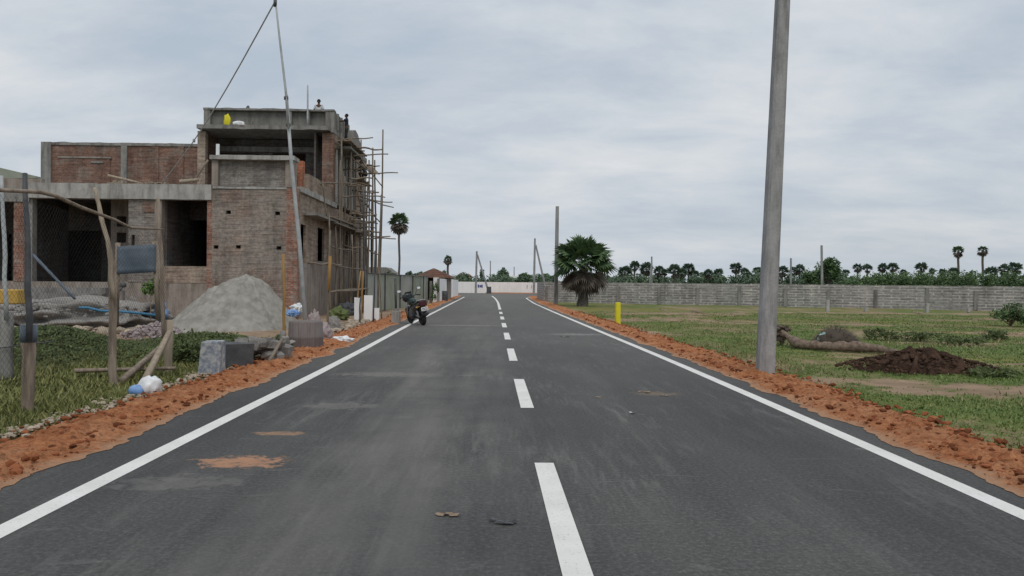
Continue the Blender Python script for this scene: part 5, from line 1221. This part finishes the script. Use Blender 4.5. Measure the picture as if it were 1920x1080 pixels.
# ------------------------------------------------------------------ motorbike (forward = +Y, origin under the rear wheel)
g = G(794, 610); bike = thing('motorbike', 'black motorbike leaning on its side stand by the left edge line, seen from behind', 'motorbike', g, None, (0, R(-11), R(25))); bike.scale = (1.12, 1.06, 1.06)
def bp(name, mb, mat, parent=None, bevel=0): return mb.build(name, M[mat], parent or bike, local=True, bevel=bevel)
def wheel(y, tw, name):
    r0 = .30; mb = MB(); prof = []
    for i in range(17):
        a = 2 * math.pi * i / 16; prof.append((r0 - tw * .75 + math.cos(a) * tw * .75, math.sin(a) * tw * .62))
    n = 32; vs = []
    for (r, h) in prof[:-1]:
        for j in range(n):
            a = 2 * math.pi * j / n; vs.append((h, y + r * math.cos(a), .30 + r * math.sin(a)))
    k = 16; fs = [(i * n + j, i * n + (j + 1) % n, ((i + 1) % k) * n + (j + 1) % n, ((i + 1) % k) * n + j) for i in range(k) for j in range(n)]
    mb.add(vs, fs, 0, True); w_ = bp(name, mb, 'rubber')
    mb = MB(); mb.lathe((0, y, .30), [(.05, -.07), (.06, -.04), (.06, .04), (.05, .07)], 14, axis=0)
    for i in range(5):
        a = i * 2 * math.pi / 5; mb.tube([(0, y + .05 * math.cos(a), .30 + .05 * math.sin(a)), (0, y + .2 * math.cos(a), .30 + .2 * math.sin(a))], .022, 6)
    vs = []; pr = [(.215, -.04), (.195, 0), (.215, .04), (.235, .03), (.235, -.03)]
    for (r, h) in pr:
        for j in range(n):
            a = 2 * math.pi * j / n; vs.append((h, y + r * math.cos(a), .30 + r * math.sin(a)))
    mb.add(vs, [(i * n + j, i * n + (j + 1) % n, ((i + 1) % 5) * n + (j + 1) % n, ((i + 1) % 5) * n + j) for i in range(5) for j in range(n)], 0, True)
    bp('rim', mb, 'chrome' if False else 'black', w_); return w_
wheel(0, .115, 'rear_wheel'); wheel(1.30, .09, 'front_wheel')
mb = MB(); mb.tube([(-.09, 1.30, .30), (-.09, 1.06, .92)], .026, 10); bp('fork_leg', mb, 'steel')
mb = MB(); mb.tube([(.09, 1.30, .30), (.09, 1.06, .92)], .026, 10); bp('fork_leg', mb, 'steel')
def arc(y, r, a0, a1, w_, name, mat):
    mb = MB(); vs = []; n = 12
    for i in range(n + 1):
        a = a0 + (a1 - a0) * i / n
        for x, dr in ((-w_, -.03), (-w_ * .7, .0), (0, .015), (w_ * .7, .0), (w_, -.03)): vs.append((x, y + (r + dr) * math.cos(a), .30 + (r + dr) * math.sin(a)))
    mb.add(vs, [(i * 5 + j, i * 5 + j + 1, (i + 1) * 5 + j + 1, (i + 1) * 5 + j) for i in range(n) for j in range(4)], 0, True); o = bp(name, mb, mat); md = o.modifiers.new('s', 'SOLIDIFY'); md.thickness = .006
arc(1.30, .335, R(30), R(165), .07, 'front_mudguard', 'black'); arc(0, .345, R(35), R(170), .085, 'rear_mudguard', 'black')
mb = MB(); mb.blob((0, .66, .44), (.22, .27, .22), 3, .12, 3, 2); mb.obox((0, .80, .55), (.2, .16, .24), (.3, 0, 0)); mb.lathe((0, .62, .36), [(.05, -.22), (.12, -.2), (.13, 0), (.12, .2), (.05, .22)], 14, axis=0); bp('engine', mb, 'darkmetal')
mb = MB(); mb.tube([(0, 1.04, .88), (0, .92, .5), (0, .55, .24), (0, .35, .4), (0, .0, .75)], .03, 8); mb.tube([(.1, 0, .30), (.1, .45, .36)], .028, 8); mb.tube([(-.1, 0, .30), (-.1, .45, .36)], .028, 8); bp('frame', mb, 'black')
mb = MB(); mb.blob((0, .80, .82), (.16, .28, .145), 4, .08, 2, 5); bp('fuel_tank', mb, 'tankgreen')
prof = [(.62, .80), (.50, .765), (.25, .79), (.02, .86), (-.20, .90), (-.24, .86), (-.1, .80), (.2, .72), (.6, .72)]
mb = MB(); mb.prism(prof, -.125, .125, 'x'); bp('seat', mb, 'seat', bevel=.03)
mb = MB(); mb.prism([(.1, .74), (-.22, .84), (-.34, .84), (-.36, .76), (-.1, .66), (.2, .62)], -.15, .15, 'x'); bp('tail_cowl', mb, 'black', bevel=.02)
for sx_ in (-1, 1):
    mb = MB(); mb.blob((sx_ * .10, .28, .62), (.09, .30, .14), 3, .1, 2, 3); bp('side_panel', mb, 'black')
mb = MB(); mb.obox((0, -.37, .80), (.24, .05, .19), (-.1, 0, 0)); bp('tail_light', mb, 'redglass', bevel=.02)
for sx_ in (-.105, .105):
    mb = MB(); mb.tube([(sx_, .28, .38), (sx_, -.02, .32)], .02, 8); mb.tube([(sx_, .12, .72), (sx_, .02, .34)], .034, 10); bp('shock_absorber', mb, 'steel')
mb = MB(); mb.prism([(-.30, .72), (-.36, .70), (-.42, .5), (-.38, .48)], -.07, .07, 'x'); bp('plate_bracket', mb, 'black')
M['plate'] = two('plate_white', (.72, .70, .70), (.8, .78, .78), 20)
mb = MB(); mb.obox((0, -.435, .605), (.23, .012, .125), (-.18, 0, 0)); pl = bp('number_plate', mb, 'plate')
mb = MB()
for rw in (0, 1):
    for k in range(5): mb.obox((-.08 + k * .04, -.4425 - (.0085 if rw else 0) * 1 + rw * -.0, .632 - rw * .05), (.024, .004, .032), (-.18, 0, 0))
bp('plate_marks', mb, 'black', pl)
for sx_ in (-1, 1):
    mb = MB(); mb.tube([(sx_ * .11, -.33, .71), (sx_ * .2, -.35, .70)], .012, 6); mb.blob((sx_ * .23, -.35, .70), (.04, .03, .025), 2, .05); bp('indicator', mb, 'yellowbox')
mb = MB(); mb.tube([(-.36, .92, 1.0), (-.25, 1.0, 1.03), (-.06, 1.05, .98), (.06, 1.05, .98), (.25, 1.0, 1.03), (.36, .92, 1.0)], .014, 8); hb = bp('handlebar', mb, 'black')
for sx_ in (-1, 1):
    mb = MB(); mb.tube([(sx_ * .26, .985, 1.025), (sx_ * .37, .91, 1.0)], .02, 8); bp('grip', mb, 'rubber', hb)
    mb = MB(); mb.tube([(sx_ * .23, 1.0, 1.03), (sx_ * .27, .99, 1.15), (sx_ * .33, .96, 1.24)], .008, 6); mb.blob((sx_ * .355, .955, 1.26), (.075, .022, .05), 3, .04); mi = bp('mirror', mb, 'black')
    mb = MB(); mb.lathe((0, 0, 0), [(.062, -.003), (.062, .003)], 18, axis=1); mb.v = [(sx_ * .355 + x * 1.05, .930 + y, 1.26 + z * .68) for x, y, z in mb.v]; bp('mirror_glass', mb, 'plastic_w', mi)  # plain white on the glass stands in for the reflected sky
mb = MB(); mb.blob((0, 1.14, .97), (.21, .15, .20), 3, .15, 2.2, 4); mb.prism([(1.20, .98), (1.12, 1.17), (1.05, 1.18), (1.10, .98)], -.11, .11, 'x'); bp('headlight_cowl', mb, 'black', bevel=0)
mb = MB(); mb.lathe((.06, 1.02, 1.03), [(.05, -.02), (.055, .02)], 14, axis=1); mb.lathe((-.06, 1.02, 1.03), [(.05, -.02), (.055, .02)], 14, axis=1); bp('instrument_dial', mb, 'tankgreen')
mb = MB(); mb.tube([(.14, .75, .3), (.16, .45, .24), (.17, .2, .30), (.17, -.25, .42)], [.022, .024, .05, .045], 10); bp('exhaust', mb, 'darkmetal')
mb = MB(); mb.tube([(-.08, .5, .26), (-.26, .52, .035)], .014, 6); mb.obox((-.27, .52, .03), (.07, .05, .012)); bp('side_stand', mb, 'darkmetal')
mb = MB(); mb.tube([(-.12, .42, .32), (-.28, .42, .32)], .014, 6); mb.tube([(.12, .42, .32), (.28, .42, .32)], .014, 6); bp('footrest', mb, 'rubber')
mb = MB(); mb.tube([(-.13, .15, .80), (-.14, -.2, .90), (0, -.33, .93), (.14, -.2, .90), (.13, .15, .80)], .014, 8); bp('grab_rail', mb, 'steel')

# ------------------------------------------------------------------ people
def skinned(name, pts, edges, rad, mat, parent, sub=2):
    me = bpy.data.meshes.new(name); me.from_pydata([tuple(p) for p in pts], edges, []); o = bpy.data.objects.new(name, me); COL.objects.link(o)
    o.modifiers.new('skin', 'SKIN'); sk = me.skin_vertices[0].data
    for i, r in enumerate(rad): sk[i].radius = r if isinstance(r, tuple) else (r, r); sk[i].use_root = (i == 0)
    o.modifiers.new('sub', 'SUBSURF').render_levels = sub; o.modifiers['sub'].levels = sub
    dg = bpy.context.evaluated_depsgraph_get(); m2 = bpy.data.meshes.new_from_object(o.evaluated_get(dg)); bpy.data.objects.remove(o)
    m2.materials.clear(); m2.materials.append(M[mat]); m2.polygons.foreach_set('use_smooth', [True] * len(m2.polygons)); m2.name = name
    n_ = bpy.data.objects.new(name, m2); COL.objects.link(n_); n_.parent = parent; return n_
def person(label, loc, rz, J, shirt, trousers, scale=1.0):
    """J: joints in metres, body facing +Y, origin between the feet"""
    root = thing('person', label, 'person', loc, None, (0, 0, rz)); root.scale = (scale,) * 3
    V = lambda k: Vector(J[k])
    names = ['pelvis', 'waist', 'chest', 'neck', 'jaw', 'head', 'crown', 'shL', 'elL', 'wrL', 'paL', 'shR', 'elR', 'wrR', 'paR', 'hiL', 'knL', 'anL', 'toL', 'hiR', 'knR', 'anR', 'toR']
    rads = [(.135, .10), (.125, .09), (.155, .10), .052, .072, .092, .06, .06, .045, .030, .034, .06, .045, .030, .034, .088, .06, .042, .034, .088, .06, .042, .034]
    ed = [(0, 1), (1, 2), (2, 3), (3, 4), (4, 5), (5, 6), (2, 7), (7, 8), (8, 9), (9, 10), (2, 11), (11, 12), (12, 13), (13, 14), (0, 15), (15, 16), (16, 17), (17, 18), (0, 19), (19, 20), (20, 21), (21, 22)]
    pts = [V(k) for k in names]
    for s_, ia in (('L', 10), ('R', 14)):
        pa = V('pa' + s_); d = (pa - V('wr' + s_)).normalized(); sd_ = d.orthogonal().normalized()
        for k in range(5):
            off = (k - 1.5) * .021
            if k < 4: b0 = pa + d * .02 + sd_ * off; b1 = b0 + d * (.038 + .008 * (1.5 - abs(k - 1.5))) - sd_.cross(d) * .012; e0 = b1 + d * .022 - sd_.cross(d) * .022
            else: b0 = pa - sd_ * .045; b1 = b0 + d * .03 - sd_ * .015; e0 = b1 + d * .02
            i0 = len(pts); pts += [b0, b1, e0]; rads += [.0095, .009, .008]; ed += [(ia, i0), (i0, i0 + 1), (i0 + 1, i0 + 2)]
    body = skinned('body', pts, ed, rads, 'skin', root)
    h, n_ = V('head'), Vector((0, 1, 0)); fd = (Vector(J.get('face', (0, 1, 0)))).normalized(); sd_ = fd.cross(Vector((0, 0, 1))).normalized()
    mb = MB(); mb.blob(h + Vector((0, 0, .035)) - fd * .022, (.098, .102, .098), 3, .06, 3, 1); mb.build('hair', M['hair'], root, local=True)
    mb = MB(); mb.blob(h + fd * .092 - Vector((0, 0, .012)), (.016, .02, .026), 2, .02); mb.blob(h + sd_ * .092, (.014, .026, .034), 2, .02); mb.blob(h - sd_ * .092, (.014, .026, .034), 2, .02); mb.build('nose_and_ears', M['skin'], root, local=True)
    mb = MB(); [mb.blob(h + fd * .083 + sd_ * s_ * .034 + Vector((0, 0, .016)), (.013, .010, .009), 2, .02) for s_ in (1, -1)]; mb.obox(h + fd * .083 - Vector((0, 0, .05)), (.04, .012, .008)); mb.build('eyes_and_mouth', M['black'], root, local=True)
    q = lambda a, c, t: V(a).lerp(V(c), t)
    sp_ = [V('pelvis'), V('waist'), V('chest'), q('chest', 'neck', .6), V('shL'), q('shL', 'elL', .8), V('shR'), q('shR', 'elR', .8)]
    skinned('shirt', sp_, [(0, 1), (1, 2), (2, 3), (2, 4), (4, 5), (2, 6), (6, 7)], [(.152, .118), (.142, .108), (.172, .117), .072, .076, .062, .076, .062], shirt, root)
    tp = [V('pelvis'), V('hiL'), V('knL'), q('knL', 'anL', .92), V('hiR'), V('knR'), q('knR', 'anR', .92), q('pelvis', 'waist', .4)]
    skinned('trousers', tp, [(0, 1), (1, 2), (2, 3), (0, 4), (4, 5), (5, 6), (0, 7)], [(.148, .115), .105, .078, .062, .105, .078, .062, (.146, .112)], trousers, root)
    return root
stand = dict(pelvis=(0, 0, .92), waist=(0, 0, 1.06), chest=(0, .01, 1.28), neck=(0, .01, 1.44), jaw=(0, .03, 1.50), head=(0, .03, 1.58), crown=(0, .02, 1.66),
             shL=(-.19, 0, 1.37), elL=(-.22, .22, 1.22), wrL=(-.2, .44, 1.22), paL=(-.19, .51, 1.21), shR=(.19, 0, 1.37), elR=(.21, .28, 1.33), wrR=(.19, .53, 1.34), paR=(.18, .60, 1.34),
             hiL=(-.09, 0, .86), knL=(-.10, .03, .48), anL=(-.10, 0, .09), toL=(-.11, .15, .04), hiR=(.09, 0, .86), knR=(.11, .06, .48), anR=(.12, .03, .09), toR=(.13, .18, .04))
def at_px(px, py, Y): return P(px, py, Y)
p = at_px(650, 269, 41.5); person('worker in dark clothes standing on the scaffold with an arm stretched to the parapet', (p.x, 41.5, PLZ), R(96), stand, 'shirt_d', 'trouser_d', .93)
p = at_px(598, 187, 42.5); J = dict(stand); J.update(elL=(-.25, .03, 1.08), wrL=(-.24, .14, .86), paL=(-.24, .16, .78), elR=(.25, .03, 1.08), wrR=(.24, .14, .86), paR=(.24, .16, .78))
person('worker in pale shirt on the roof, only the head showing over the parapet', (p.x, 42.5, p.z - 1.68), R(185), J, 'shirt_w', 'trouser_d')
SQ = dict(pelvis=(0, -.12, .42), waist=(0, -.06, .56), chest=(0, .08, .78), neck=(0, .16, .93), jaw=(0, .2, .98), head=(0, .22, 1.06), crown=(0, .21, 1.14),
          shL=(-.19, .09, .86), elL=(-.24, .3, .68), wrL=(-.16, .5, .62), paL=(-.14, .57, .6), shR=(.19, .09, .86), elR=(.24, .3, .68), wrR=(.16, .5, .62), paR=(.14, .57, .6),
          hiL=(-.1, -.1, .38), knL=(-.18, .26, .46), anL=(-.15, .04, .09), toL=(-.17, .18, .04), hiR=(.1, -.1, .38), knR=(.18, .26, .46), anR=(.15, .04, .09), toR=(.17, .18, .04))
p = at_px(683, 304, 45.6); person('worker in grey shirt squatting on the scaffold behind the standing worker', (p.x, 45.6, PLZ - 1.47), R(80), SQ, 'shirt_b', 'trouser_d')
